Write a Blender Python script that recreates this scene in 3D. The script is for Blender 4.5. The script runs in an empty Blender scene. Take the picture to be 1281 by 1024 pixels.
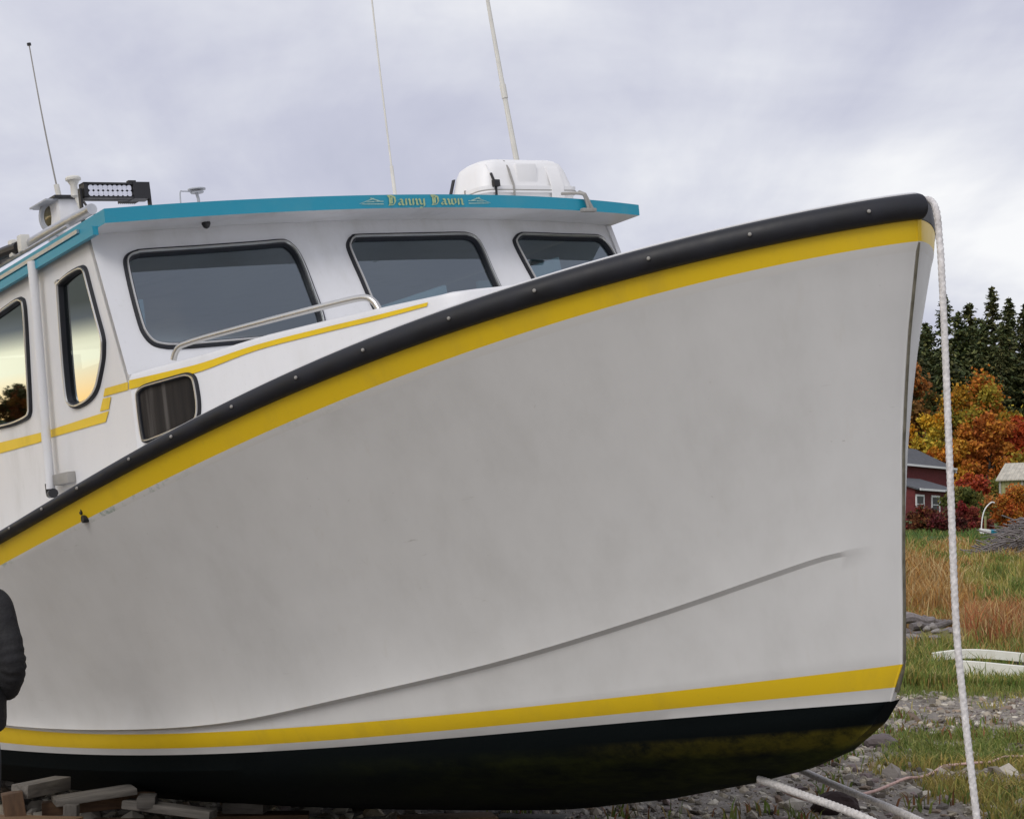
import bpy, bmesh, math, random
import numpy as np
from mathutils import Vector, Matrix
from mathutils.geometry import delaunay_2d_cdt
random.seed(7); RNG = np.random.default_rng(7)
SC = bpy.context.scene
COL = SC.collection
PI = math.pi

# ------------------------------------------------------------------ helpers
def smoothstep(a, b, x):
    t = np.clip((np.asarray(x, float) - a) / (b - a), 0, 1); return t * t * (3 - 2 * t)

def vnoise(x, y, seed=0):
    x = np.asarray(x, float); y = np.asarray(y, float)
    xi = np.floor(x).astype(np.int64); yi = np.floor(y).astype(np.int64)
    fx = x - xi; fy = y - yi
    fx = fx * fx * (3 - 2 * fx); fy = fy * fy * (3 - 2 * fy)
    def h(a, b):
        n = (a * 374761393 + b * 668265263 + seed * 982451653) & 0x7fffffff
        n = ((n ^ (n >> 13)) * 1274126177) & 0x7fffffff
        return ((n ^ (n >> 16)) & 0xffff) / 65535.0
    return (h(xi, yi) * (1 - fx) + h(xi + 1, yi) * fx) * (1 - fy) + (h(xi, yi + 1) * (1 - fx) + h(xi + 1, yi + 1) * fx) * fy

def fbm(x, y, seed=0, o=4):
    s = 0; a = .5; t = 0
    for k in range(o):
        s = s + a * vnoise(x * 2 ** k + 17.3 * k, y * 2 ** k - 9.1 * k, seed + k); t += a; a *= .55
    return s / t

def tag(o, label=None, cat=None, group=None, kind=None):
    if label: o['label'] = label
    if cat: o['category'] = cat
    if group: o['group'] = group
    if kind: o['kind'] = kind
    return o

def empty(name, loc=(0, 0, 0), rz=0.0):
    o = bpy.data.objects.new(name, None); COL.objects.link(o)
    o.location = loc; o.rotation_euler = (0, 0, rz); o.empty_display_size = .2
    return o

def link(name, me, parent=None):
    o = bpy.data.objects.new(name, me); COL.objects.link(o)
    if parent: o.parent = parent
    return o

def mesh(name, V, F, mats, parent=None, fm=None, smooth=True, sharp=None, col=None, off=None):
    """one mesh object from vertex and face lists"""
    V = np.asarray(V, float)
    if off is not None: V = V - np.asarray(off)
    me = bpy.data.meshes.new(name)
    me.from_pydata(V.tolist(), [], [list(map(int, f)) for f in F])
    for m in (mats if isinstance(mats, (list, tuple)) else [mats]): me.materials.append(m)
    if fm is not None: me.polygons.foreach_set('material_index', np.asarray(fm, np.int32))
    me.polygons.foreach_set('use_smooth', np.full(len(me.polygons), smooth))
    if col is not None:
        a = me.color_attributes.new('tint', 'FLOAT_COLOR', 'POINT')
        c = np.ones((len(V), 4), np.float32); c[:, :3] = col
        a.data.foreach_set('color', c.ravel())
    me.update()
    if sharp: me.set_sharp_from_angle(angle=math.radians(sharp))
    return link(name, me, parent)

def bigmesh(name, V, F, mat, col=None, parent=None, smooth=False):
    """fast path: V (n,3), F (m,k) arrays"""
    V = np.asarray(V, np.float32); F = np.asarray(F, np.int32); k = F.shape[1]
    me = bpy.data.meshes.new(name)
    me.vertices.add(len(V)); me.vertices.foreach_set('co', V.ravel())
    me.loops.add(F.size); me.loops.foreach_set('vertex_index', F.ravel())
    me.polygons.add(len(F))
    me.polygons.foreach_set('loop_start', np.arange(0, F.size, k, dtype=np.int32))
    me.polygons.foreach_set('use_smooth', np.full(len(F), smooth))
    me.materials.append(mat)
    if col is not None:
        a = me.color_attributes.new('tint', 'FLOAT_COLOR', 'POINT')
        c = np.ones((len(V), 4), np.float32); c[:, :3] = col
        a.data.foreach_set('color', c.ravel())
    me.update(calc_edges=True)
    return link(name, me, parent)

class MB:
    """collects shapes into one mesh"""
    def __init__(s): s.V = []; s.F = []; s.M = []
    def add(s, V, F, m=0):
        b = len(s.V); s.V += [tuple(map(float, v)) for v in V]
        s.F += [[b + i for i in f] for f in F]; s.M += [m] * len(F); return s
    def box(s, lo, hi, m=0, R=None, c=(0, 0, 0), bev=0.0):
        lo = np.array(lo, float); hi = np.array(hi, float)
        bm = bmesh.new(); bmesh.ops.create_cube(bm, size=1)
        for v in bm.verts: v.co = Vector((lo + hi) / 2 + np.array(v.co) * (hi - lo))
        if bev: bmesh.ops.bevel(bm, geom=bm.edges[:], offset=bev, segments=2, affect='EDGES', profile=.6)
        V = np.array([v.co[:] for v in bm.verts]); bm.verts.index_update()
        F = [[v.index for v in f.verts] for f in bm.faces]; bm.free()
        if R is not None: V = V @ np.asarray(R).T
        return s.add(V + np.array(c), F, m)
    def tube(s, P, r, n=10, m=0, cap=True):
        P = np.asarray(P, float); k = len(P); r = np.full(k, r) if np.isscalar(r) else np.asarray(r, float)
        T = np.gradient(P, axis=0); T /= np.linalg.norm(T, axis=1)[:, None] + 1e-12
        a = np.array([0, 0, 1.0]) if abs(T[0][2]) < .9 else np.array([1.0, 0, 0])
        V = []
        for i in range(k):
            u = a - T[i] * (a @ T[i]); u /= np.linalg.norm(u); w = np.cross(T[i], u); a = u
            for j in range(n):
                t = 2 * PI * j / n; V.append(P[i] + r[i] * (u * math.cos(t) + w * math.sin(t)))
        F = [[i * n + j, i * n + (j + 1) % n, (i + 1) * n + (j + 1) % n, (i + 1) * n + j] for i in range(k - 1) for j in range(n)]
        if cap: F += [list(range(n))[::-1], [(k - 1) * n + j for j in range(n)]]
        return s.add(V, F, m)
    def lathe(s, prof, n=20, m=0, R=None, c=(0, 0, 0)):
        """prof: (radius, height) pairs, axis z"""
        V = [(r * math.cos(2 * PI * j / n), r * math.sin(2 * PI * j / n), h) for r, h in prof for j in range(n)]
        F = [[i * n + j, i * n + (j + 1) % n, (i + 1) * n + (j + 1) % n, (i + 1) * n + j] for i in range(len(prof) - 1) for j in range(n)]
        F += [list(range(n))[::-1], [(len(prof) - 1) * n + j for j in range(n)]]
        V = np.array(V)
        if R is not None: V = V @ np.asarray(R).T
        return s.add(V + np.array(c), F, m)
    def build(s, name, mats, parent=None, smooth=True, sharp=35, off=None):
        return mesh(name, s.V, s.F, mats, parent, s.M, smooth, sharp, off=off)

def spline(P, n=6, closed=False):
    P = np.asarray(P, float); k = len(P); out = []
    rng = range(k) if closed else range(k - 1)
    g = lambda i: P[i % k] if closed else P[min(max(i, 0), k - 1)]
    for i in rng:
        p0, p1, p2, p3 = g(i - 1), g(i), g(i + 1), g(i + 2)
        for t in np.linspace(0, 1, n, endpoint=False):
            out.append(.5 * (2 * p1 + (p2 - p0) * t + (2 * p0 - 5 * p1 + 4 * p2 - p3) * t * t + (3 * p1 - p0 - 3 * p2 + p3) * t ** 3))
    if not closed: out.append(P[-1])
    return np.array(out)

# ------------------------------------------------------------------ materials
class N:
    """tiny node-tree writer"""
    def __init__(s, name):
        s.m = bpy.data.materials.new(name); s.m.use_nodes = True
        s.t = s.m.node_tree; s.t.nodes.clear()
        s.out = s.n('ShaderNodeOutputMaterial')
    def n(s, typ, **kw):
        nd = s.t.nodes.new(typ)
        for k, v in kw.items():
            if k.startswith('_'): setattr(nd, k[1:], v)
            else:
                key = k.replace('__', ' ')
                nd.inputs[key].default_value = v
        return nd
    def l(s, a, b): s.t.links.new(a, b)
    def bsdf(s, **kw):
        b = s.n('ShaderNodeBsdfPrincipled'); s.l(b.outputs[0], s.out.inputs[0])
        for k, v in kw.items(): b.inputs[k.replace('__', ' ')].default_value = v
        return b
    def coord(s, kind='Object'): return s.n('ShaderNodeTexCoord').outputs[kind]
    def noise(s, vec, scale, detail=4, rough=.55, dist=0):
        nd = s.n('ShaderNodeTexNoise', Scale=scale, Detail=detail, Roughness=rough, Distortion=dist)
        if vec is not None: s.l(vec, nd.inputs['Vector'])
        return nd.outputs['Fac']
    def ramp(s, fac, stops):
        nd = s.n('ShaderNodeValToRGB'); e = nd.color_ramp.elements
        while len(e) < len(stops): e.new(.5)
        for k, (p, c) in enumerate(stops):
            e[k].position = p; e[k].color = (*c, 1) if len(c) == 3 else c
        s.l(fac, nd.inputs[0]); return nd.outputs[0]
    def mix(s, fac, a, b, mode='MIX'):
        nd = s.n('ShaderNodeMix', _data_type='RGBA', _blend_type=mode)
        for src, i in ((fac, 0), (a, 6), (b, 7)):
            if hasattr(src, 'links'): s.l(src, nd.inputs[i])
            else: nd.inputs[i].default_value = src if i == 0 else (*src, 1)
        return nd.outputs[2]
    def math(s, op, a, b=0.0, clamp=False):
        nd = s.n('ShaderNodeMath', _operation=op, _use_clamp=clamp)
        for src, i in ((a, 0), (b, 1)):
            if hasattr(src, 'links'): s.l(src, nd.inputs[i])
            else: nd.inputs[i].default_value = src
        return nd.outputs[0]
    def maprange(s, v, a, b, c=0.0, d=1.0):
        nd = s.n('ShaderNodeMapRange'); s.l(v, nd.inputs[0])
        for i, q in enumerate((a, b, c, d)): nd.inputs[i + 1].default_value = q
        return nd.outputs[0]
    def mapping(s, vec, scale):
        nd = s.n('ShaderNodeMapping'); nd.inputs['Scale'].default_value = scale; s.l(vec, nd.inputs[0]); return nd.outputs[0]
    def bump(s, b, h, strength=.3, dist=.02):
        nd = s.n('ShaderNodeBump', Strength=strength, Distance=dist); s.l(h, nd.inputs['Height']); s.l(nd.outputs[0], b.inputs['Normal'])

def paint(name, col, rough=.4, dirt=(.35, .32, .27), amount=.25, scale=1.2, streak=(1, 1, .25), bump=.0, coat=0.0):
    """painted or moulded surface with weathering that has its own shape"""
    n = N(name); b = n.bsdf(Roughness=rough)
    co = n.coord()
    f1 = n.noise(n.mapping(co, streak), scale * 2.2, 6, .62)
    f2 = n.noise(co, scale * .5, 3)
    d = n.math('MULTIPLY', n.maprange(f1, .48, .78), n.maprange(f2, .35, .7))
    fine = n.maprange(n.noise(co, 38, 3), .64, .72)
    c = n.mix(n.math('MULTIPLY', d, amount), col, dirt)
    c = n.mix(n.math('MULTIPLY', fine, amount * .18), c, dirt)
    n.l(c, b.inputs['Base Color'])
    n.l(n.maprange(f1, .3, .8, rough * .85, min(1, rough * 1.35)), b.inputs['Roughness'])
    if coat: b.inputs['Coat Weight'].default_value = coat; b.inputs['Coat Roughness'].default_value = .12
    if bump: n.bump(b, f2, bump, .02)
    return n.m

def plain(name, col, rough=.5, metal=0.0, var=.12, scale=8.0, bump=0.0):
    n = N(name); b = n.bsdf(Roughness=rough, Metallic=metal)
    f = n.noise(n.coord(), scale, 5)
    lo = tuple(max(0, c * (1 - var)) for c in col); hi = tuple(min(1, c * (1 + var)) for c in col)
    n.l(n.ramp(f, [(.3, lo), (.7, hi)]), b.inputs['Base Color'])
    n.l(n.maprange(f, .3, .7, rough * .85, min(1, rough * 1.2)), b.inputs['Roughness'])
    if bump: n.bump(b, f, bump, .02)
    return n.m

def tinted(name, rough=.8, bump=.0, scale=20, trans=0.0, spec=.3):
    """colour carried by the mesh itself (leaves, stones, grass blades differ one from the next)"""
    n = N(name); b = n.bsdf(Roughness=rough); b.inputs['Specular IOR Level'].default_value = spec
    a = n.n('ShaderNodeAttribute', _attribute_name='tint')
    rnd = n.n('ShaderNodeObjectInfo').outputs['Random']
    hs = n.n('ShaderNodeHueSaturation'); n.l(a.outputs['Color'], hs.inputs['Color'])
    n.l(n.maprange(rnd, 0, 1, .82, 1.15), hs.inputs['Value'])
    n.l(n.maprange(rnd, 0, 1, .485, .515), hs.inputs['Hue'])
    n.l(hs.outputs[0], b.inputs['Base Color'])
    if trans:
        tr = n.n('ShaderNodeBsdfTranslucent'); n.l(hs.outputs[0], tr.inputs[0])
        mx = n.n('ShaderNodeMixShader'); mx.inputs[0].default_value = trans
        n.l(b.outputs[0], mx.inputs[1]); n.l(tr.outputs[0], mx.inputs[2]); n.l(mx.outputs[0], n.out.inputs[0])
    if bump: n.bump(b, n.noise(n.coord(), scale, 5), bump, .02)
    return n.m

def glass(name, tint, f0=.08, rough=.015):
    """tinted pane: mirror share by angle, the rest see-through"""
    n = N(name)
    lw = n.n('ShaderNodeLayerWeight', Blend=.5)
    f5 = n.math('POWER', lw.outputs['Facing'], 4.0)
    fac = n.math('ADD', n.math('MULTIPLY', f5, 1 - f0), f0)
    tr = n.n('ShaderNodeBsdfTransparent', Color=(*tint, 1))
    gl = n.n('ShaderNodeBsdfGlossy', Roughness=rough); gl.inputs['Color'].default_value = (.80, .91, 1, 1)
    mx = n.n('ShaderNodeMixShader'); n.l(fac, mx.inputs[0]); n.l(tr.outputs[0], mx.inputs[1]); n.l(gl.outputs[0], mx.inputs[2])
    n.l(mx.outputs[0], n.out.inputs[0])
    return n.m

M = {}
def hull_paint():
    """old gelcoat: cloudy patches, scuffs, faint vertical runs, slight unfairness of the moulding"""
    n = N('hull_white'); b = n.bsdf(Roughness=.4); co = n.coord()
    cl = n.noise(co, 1.1, 6, .6, .4); md = n.noise(n.mapping(co, (1, 1, .5)), 4.5, 6, .65)
    c = n.ramp(n.math('ADD', n.math('MULTIPLY', cl, .6), n.math('MULTIPLY', md, .4)), [(.34, (.540, .540, .528)), (.50, (.598, .600, .592)), (.66, (.635, .637, .630))])
    run = n.math('MULTIPLY', n.maprange(n.noise(n.mapping(co, (9, 9, .5)), 2.0, 4, .6), .60, .78), n.maprange(cl, .42, .6))
    c = n.mix(n.math('MULTIPLY', run, .16), c, (.46, .42, .33))
    sc = n.math('MULTIPLY', n.maprange(n.noise(n.mapping(co, (1.2, 1.2, 7)), 6.0, 3, .55, 1.2), .70, .76), n.maprange(n.noise(co, .9, 2), .50, .62))
    c = n.mix(n.math('MULTIPLY', sc, .45), c, (.30, .29, .27))
    sp_ = n.math('MULTIPLY', n.maprange(n.noise(co, 30, 2, .5), .74, .80), n.maprange(n.noise(co, 2.2, 2), .5, .65))
    c = n.mix(n.math('MULTIPLY', sp_, .55), c, (.22, .21, .19))
    n.l(c, b.inputs['Base Color']); n.l(n.maprange(md, .3, .7, .32, .55), b.inputs['Roughness'])
    n.bump(b, n.math('ADD', n.noise(co, 1.6, 2), n.math('MULTIPLY', n.noise(co, 7, 2), .12)), .10, .05); return n.m
M['hull_white'] = hull_paint()
# flaked edge under the sheer stripe where older green paint shows
n = N('worn_stripe_edge'); b = n.bsdf(Roughness=.5); co = n.coord()
wf = n.math('MULTIPLY', n.maprange(n.noise(co, 11, 6, .7), .50, .60), n.maprange(n.noise(co, 1.3, 2), .42, .60))
wf = n.math('MULTIPLY', wf, n.maprange(n.n('ShaderNodeSeparateXYZ').outputs[0], -10, -9))
sepx = n.n('ShaderNodeSeparateXYZ'); n.l(co, sepx.inputs[0]); wf = n.math('MULTIPLY', wf, n.maprange(sepx.outputs[0], 2.2, .6))
n.l(n.mix(n.math('MULTIPLY', wf, .8), (.59, .585, .565), (.22, .30, .25)), b.inputs['Base Color']); M['worn_edge'] = n.m
M['house_white'] = paint('house_white', (.685, .69, .705), .38, (.36, .345, .29), .50, 2.0, (1, 1, .3))
M['yellow'] = paint('yellow_stripe', (.76, .52, .010), .40, (.34, .24, .05), .55, 2.4)
M['teal'] = paint('teal_trim', (.008, .26, .38), .38, (.12, .30, .36), .6, 2.2, (.3, 1, 1))
M['raft_white'] = paint('canister_white', (.80, .80, .80), .42, (.5, .48, .44), .18, 3.0)
M['rubber'] = plain('black_rubber', (.0065, .0075, .012), .55, 0, .6, 7, .12)
M['black'] = plain('black_plastic', (.012, .012, .014), .4, 0, .2)
M['steel'] = plain('stainless_steel', (.62, .61, .58), .34, 1.0, .03, 5)
M['alloy'] = plain('dull_aluminium', (.55, .56, .57), .42, .9, .12, 14)
M['stem_band'] = plain('stem_band_metal', (.20, .19, .15), .45, .7, .3, 20)
M['greybox'] = plain('grey_fitting', (.30, .29, .27), .6, 0, .15)
M['offwhite'] = plain('off_white_plastic', (.66, .65, .60), .45, 0, .08)
M['grey_plastic'] = plain('grey_plastic', (.36, .38, .41), .45, 0, .12)
M['lens_clear'] = plain('lamp_reflector', (.86, .86, .88), .12, .85, .06, 40)
M['lens_amber'] = plain('amber_lens', (.10, .085, .045), .12, 0, .3)
M['gold'] = plain('gold_lettering', (.34, .43, .22), .5, 0, .2, 60)
M['pale_gold'] = plain('pale_scroll', (.30, .46, .40), .5, 0, .2, 60)
M['glass'] = glass('tinted_glass', (.44, .55, .60), .19)
M['side_glass'] = glass('side_window_glass', (.15, .16, .12), .15)
M['cabin_glass'] = glass('cuddy_glass', (.30, .25, .18), .03, .05)
n = N('brown_curtain'); b = n.bsdf(Roughness=.95); fv = n.noise(n.mapping(n.coord(), (14, 14, .6)), 1.5, 4)
n.l(n.ramp(fv, [(.3, (.006, .005, .0045)), (.55, (.022, .018, .015)), (.75, (.075, .068, .062))]), b.inputs['Base Color']); M['curtain'] = n.m
M['interior'] = plain('cabin_lining', (.20, .20, .21), .7, 0, .2)
M['panel'] = plain('pale_panel', (.72, .88, .90), .7, 0, .05)
M['rope'] = plain('weathered_rope', (.60, .58, .57), .85, 0, .25, 60, .25)
M['line'] = plain('pink_line', (.60, .40, .34), .8, 0, .25, 30)

# antifouling paint with an olive slime band that fades aft
n = N('antifouling'); b = n.bsdf(Roughness=.85, Specular__IOR__Level=.06); co = n.coord()
sep = n.n('ShaderNodeSeparateXYZ'); n.l(co, sep.inputs[0])
fn = n.noise(n.mapping(co, (.8, .8, 2.6)), 3.2, 7, .68)
fn2 = n.noise(co, 14, 5, .7)
fade = n.maprange(sep.outputs[0], .6, 3.6)
band = n.maprange(sep.outputs[2], .52, .59, 1, 0)
m1 = n.math('MULTIPLY', n.math('MULTIPLY', fade, band), n.maprange(fn, .34, .62))
m2 = n.math('MULTIPLY', m1, n.maprange(fn2, .3, .6, .35, 1))
c = n.mix(m2, (.0035, .0055, .006), (.036, .044, .008))
edge = n.math('MULTIPLY', n.math('MULTIPLY', n.maprange(sep.outputs[2], .48, .52), n.maprange(sep.outputs[2], .60, .575)), n.maprange(sep.outputs[0], 2.2, 3.4))
c = n.mix(n.math('MULTIPLY', edge, n.maprange(fn2, .3, .6)), c, (.088, .074, .010))
n.l(c, b.inputs['Base Color']); n.bump(b, fn2, .15, .02); M['antifoul'] = n.m

def wood(name, a, b2, scale=3.0):
    n = N(name); b = n.bsdf(Roughness=.85); co = n.coord()
    f = n.noise(n.mapping(co, (1.2, 9, 9)), scale, 7, .65, .4)
    r = n.n('ShaderNodeObjectInfo').outputs['Random']
    c = n.ramp(f, [(.25, a), (.75, b2)])
    hs = n.n('ShaderNodeHueSaturation'); n.l(c, hs.inputs['Color']); n.l(n.maprange(r, 0, 1, .7, 1.2), hs.inputs['Value'])
    n.l(hs.outputs[0], b.inputs['Base Color']); n.bump(b, f, .5, .01); return n.m
M['wood_grey'] = wood('weathered_timber', (.045, .04, .034), (.17, .155, .135))
M['wood_brown'] = wood('brown_timber', (.06, .032, .018), (.18, .10, .05))
M['wood_orange'] = wood('fresh_timber', (.10, .055, .028), (.22, .13, .065))
M['bark'] = wood('bark', (.05, .04, .03), (.14, .12, .10), 5)
M['deadwood'] = wood('silver_deadwood', (.10, .085, .085), (.32, .29, .28), 4)
M['stone'] = tinted('stones', .85, .4, 30)
M['grass'] = tinted('grass_blades', .7, trans=.25)
M['leaf'] = tinted('leaves', .7, trans=.3)
M['needle'] = tinted('needles', .75, trans=.12)
M['skiff'] = paint('skiff_paint', (.80, .79, .70), .5, (.35, .33, .22), .3, 3)
M['blue'] = paint('blue_paint', (.02, .22, .34), .4, (.3, .3, .3), .2, 2)

SUN = 1.4; EXPO = 0.10
# measured shape of the boat, metres in the boat frame
G = {'sheer': {'x0': -0.0056, 'par': [2.3, 6.3, 2.7, 0.775], 'poly': [7.2e-05, 0.004216, -0.042464, -0.075429, -0.039091], 'dmax': 4.7}, 'stripe': {'x0': -0.0206, 'par': [2.285, 6.4, 2.65, 0.77], 'poly': [-0.000759, 0.012755, -0.06816, -0.060407, -0.126319], 'dmax': 5.001}, 'boot_top': {'x0': -0.4049, 'par': [2.08, 6.9, 2.0, 0.86], 'poly': [4.4e-05, 0.001295, -0.004338, -0.038408, -1.848274], 'dmax': 5.328}, 'boot_bot': {'x0': -0.4617, 'par': [2.06, 6.9, 2.0, 0.87], 'poly': [-0.000382, 0.006204, -0.02497, -0.004052, -1.94698], 'dmax': 5.384}, 'black': {'x0': -0.4932, 'par': [2.04, 6.9, 2.0, 0.88], 'poly': [-0.000605, 0.00875, -0.035943, 0.018142, -2.00649], 'dmax': 5.447}, 'algae': {'x0': -0.6383, 'par': [1.85, 7.5, 2.0, 0.98], 'poly': [0.011044, -0.05445, -2.131971], 'dmax': 0.996}, 'stem': [[0.0009, 0.0526], [-0.0156, -0.0891], [-0.0831, -0.3078], [-0.1417, -0.4974], [-0.1983, -0.7228], [-0.2512, -0.9508], [-0.2976, -1.2149], [-0.3327, -1.4141], [-0.3636, -1.6144], [-0.4049, -1.8491], [-0.4668, -1.9779], [-0.5871, -2.1069], [-0.7934, -2.2363], [-1.05, -2.3274], [-1.3419, -2.3954], [-1.9466, -2.5109], [-2.5215, -2.5919]], 'front': [-3.7619, -0.3744], 'win': {'w1': [[-1.6838, 0.5494], [-1.6688, 0.5867], [-1.6387, 0.6121], [-1.5978, 0.6257], [-1.5394, 0.6344], [-1.1996, 0.6519], [-0.8431, 0.6727], [-0.695, 0.6833], [-0.6453, 0.6757], [-0.6049, 0.6399], [-0.5818, 0.5841], [-0.5691, 0.4984], [-0.5631, 0.3784], [-0.5573, 0.2593], [-0.562, 0.171], [-0.5874, 0.1135], [-0.6402, 0.0819], [-0.7367, 0.0719], [-1.1413, 0.0582], [-1.4308, 0.0494], [-1.5468, 0.0508], [-1.5999, 0.058], [-1.6417, 0.0714], [-1.6705, 0.0977], [-1.6904, 0.1394], [-1.6987, 0.1897], [-1.6987, 0.3178], [-1.6929, 0.4516]], 'w2': [[-0.2606, 0.6255], [-0.2384, 0.6717], [-0.1997, 0.7026], [-0.1405, 0.7125], [0.2668, 0.7176], [0.5778, 0.7209], [0.6484, 0.715], [0.6955, 0.6954], [0.7226, 0.6568], [0.736, 0.5856], [0.7436, 0.4713], [0.7549, 0.3524], [0.763, 0.2556], [0.7526, 0.2027], [0.7008, 0.1674], [0.6245, 0.1598], [0.222, 0.1598], [-0.0656, 0.1509], [-0.1512, 0.1594], [-0.1963, 0.1863], [-0.2195, 0.2273], [-0.2316, 0.2983], [-0.2435, 0.4304], [-0.2556, 0.5328]], 'w3': [[0.9761, 0.6432], [0.9991, 0.6819], [1.0465, 0.7105], [1.1129, 0.7157], [1.3826, 0.7048], [1.6346, 0.6972], [1.6998, 0.6903], [1.7465, 0.6581], [1.774, 0.5998], [1.7892, 0.5303], [1.8084, 0.3978], [1.7989, 0.3353], [1.7458, 0.297], [1.6567, 0.2826], [1.3491, 0.2696], [1.149, 0.2594], [1.0755, 0.2672], [1.0434, 0.2954], [1.0271, 0.3449], [1.0117, 0.4109], [0.9869, 0.5434]], 'sA': [[-4.5258, 0.5343], [-4.5017, 0.5549], [-4.4381, 0.5682], [-4.3165, 0.5818], [-4.1891, 0.5847], [-4.1354, 0.5746], [-4.0987, 0.546], [-4.0684, 0.4577], [-4.0141, 0.3011], [-3.9661, 0.1643], [-3.9732, 0.101], [-4.0035, 0.0323], [-4.0866, -0.0687], [-4.1303, -0.1065], [-4.1946, -0.1377], [-4.2912, -0.1611], [-4.3968, -0.1707], [-4.4659, -0.1693], [-4.5309, -0.1505], [-4.569, -0.1189], [-4.5805, -0.0362], [-4.5688, 0.1656]], 'sB': [[-5.7718, 0.5344], [-5.4782, 0.5511], [-5.1685, 0.574], [-5.0793, 0.5611], [-5.0375, 0.5256], [-5.0407, 0.4082], [-5.0743, 0.1915], [-5.115, -0.0534], [-5.1435, -0.1209], [-5.2169, -0.1458], [-5.422, -0.1568], [-5.6296, -0.1538], [-5.7708, -0.1486], [-6.0645, -0.1428], [-6.3718, -0.1366], [-6.4664, -0.085], [-6.3592, 0.5289], [-6.263, 0.5298]]}, 'trunk': {'c0': [-3.7064, -1.83], 'c1': [-1.8971, -1.12], 'top': [[-0.0114, -0.0704], [0.2125, -0.0575], [0.5451, -0.0401], [0.866, -0.0137], [1.2908, -0.0014], [1.6318, 0.0054], [1.9436, 0.0069]], 'stripe_t': [[-0.0113, -0.1064], [0.2619, -0.0998], [0.5049, -0.0908], [0.8595, -0.0563], [1.2653, -0.0398], [1.6028, -0.0314], [1.908, -0.0204]], 'stripe_b': [[-0.0186, -0.153], [0.2553, -0.1421], [0.4988, -0.1304], [0.8553, -0.0835], [1.2616, -0.0644], [1.5994, -0.0536], [1.8992, -0.0374]], 'win': [[0.0263, -0.1969], [0.0364, -0.1691], [0.0619, -0.1519], [0.1097, -0.1378], [0.2575, -0.128], [0.3692, -0.1217], [0.4071, -0.1251], [0.4376, -0.1398], [0.4552, -0.1667], [0.4626, -0.2246], [0.4628, -0.2936], [0.4483, -0.3525], [0.4108, -0.3842], [0.2401, -0.4196], [0.0962, -0.4428], [0.051, -0.4414], [0.0318, -0.4183], [0.0247, -0.3175]]}, 'stripe_side': [[[-6.1669, -0.2242], [-5.7248, -0.2302], [-5.0565, -0.2402], [-4.9108, -0.2416], [-4.0238, -0.2304], [-4.0821, -0.2836], [-4.9239, -0.2852], [-5.0729, -0.2943], [-5.7452, -0.295], [-6.1894, -0.2937]], [[-4.0844, -0.1572], [-3.975, -0.1603], [-4.0212, -0.2212], [-4.1438, -0.2195]], [[-4.0431, -0.1075], [-3.7382, -0.1118], [-3.7494, -0.1523], [-4.0763, -0.1478]]], 'handrail': [[-3.5424, -1.6582, -0.0329], [-3.5274, -1.6523, -0.0019], [-3.4972, -1.6405, 0.0264], [-3.4488, -1.6215, 0.0371], [-3.3084, -1.5664, 0.0486], [-3.0069, -1.4481, 0.0622], [-2.7176, -1.3345, 0.0732], [-2.4851, -1.2433, 0.0806], [-2.3857, -1.2043, 0.08], [-2.3426, -1.1874, 0.0682], [-2.3151, -1.1766, 0.0421], [-2.2977, -1.1698, 0.0082]], 'visor': {'x': -3.7534, 'top': [[-1.8475, 0.8041], [-1.6255, 0.8218], [-1.4019, 0.8358], [-0.9545, 0.8602], [-0.4326, 0.8819], [0.1296, 0.8941], [0.4606, 0.8971], [0.8654, 0.8911], [1.1352, 0.8853], [1.4122, 0.8716], [1.7778, 0.8446]], 'bot': [[-1.8565, 0.7278], [-1.6351, 0.7423], [-1.4117, 0.7571], [-0.9647, 0.7815], [-0.4435, 0.8029], [0.1179, 0.8137], [0.4489, 0.8185], [0.817, 0.8181], [1.123, 0.8088], [1.3347, 0.7989], [1.8071, 0.7733]]}, 'scroll': [[-0.2924, 0.8501], [-0.1175, 0.851], [-0.0898, 0.8511], [0.4542, 0.8538], [0.4838, 0.854], [0.6577, 0.8549]], 'post': [[-4.7304, -1.89, 0.6592], [-4.8289, -1.89, -0.5785]], 'box': [[-4.7892, -1.85, -0.5078], [-4.5833, -1.85, -0.5029], [-4.6013, -1.85, -0.5642], [-4.8064, -1.85, -0.5658]], 'R': [[0.587226, 0.799862, -0.124042], [-0.808247, 0.587705, -0.036607], [0.043619, 0.121753, 0.991601]], 'o': [1.65455, 6.72, 3.0167], 'cam': [2100, 0.0892857898175521]}
KN = [[0, 0.141, 0.22, 0.443, 0.749, 1.072, 1.378, 1.681, 2.11, 2.591, 3.007, 3.425, 3.806, 4.072, 4.632, 5.191, 11], [0.705, 0.705, 0.705, 0.735, 0.775, 0.81, 0.84, 0.865, 0.89, 0.92, 0.955, 0.97, 0.972, 0.972, 0.972, 0.972, 0.972]]; KF = .1
# ------------------------------------------------------------------ camera, light, sky
EYE = 1.6; FPX = 2100.0; PITCH = G['cam'][1]
cam = bpy.data.cameras.new('camera'); camo = bpy.data.objects.new('camera', cam); COL.objects.link(camo)
cam.sensor_width = 36; cam.lens = 36 * FPX / 1281; cam.clip_end = 3000; cam.clip_start = .1
camo.location = (0, 0, EYE); camo.rotation_euler = (PI / 2 + PITCH, 0, 0)
SC.camera = camo
def at(px, depth, z=0.0, py=None):
    """point on the ground plan: bearing px (photo pixels) at a given depth; height from py or z"""
    if py is not None: z = EYE + depth * math.tan(PITCH + math.atan((512 - py) / FPX))
    x = (px - 640.5) / FPX * (depth * math.cos(PITCH) + (z - EYE) * math.sin(PITCH))
    return np.array([x, depth, z])

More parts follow.
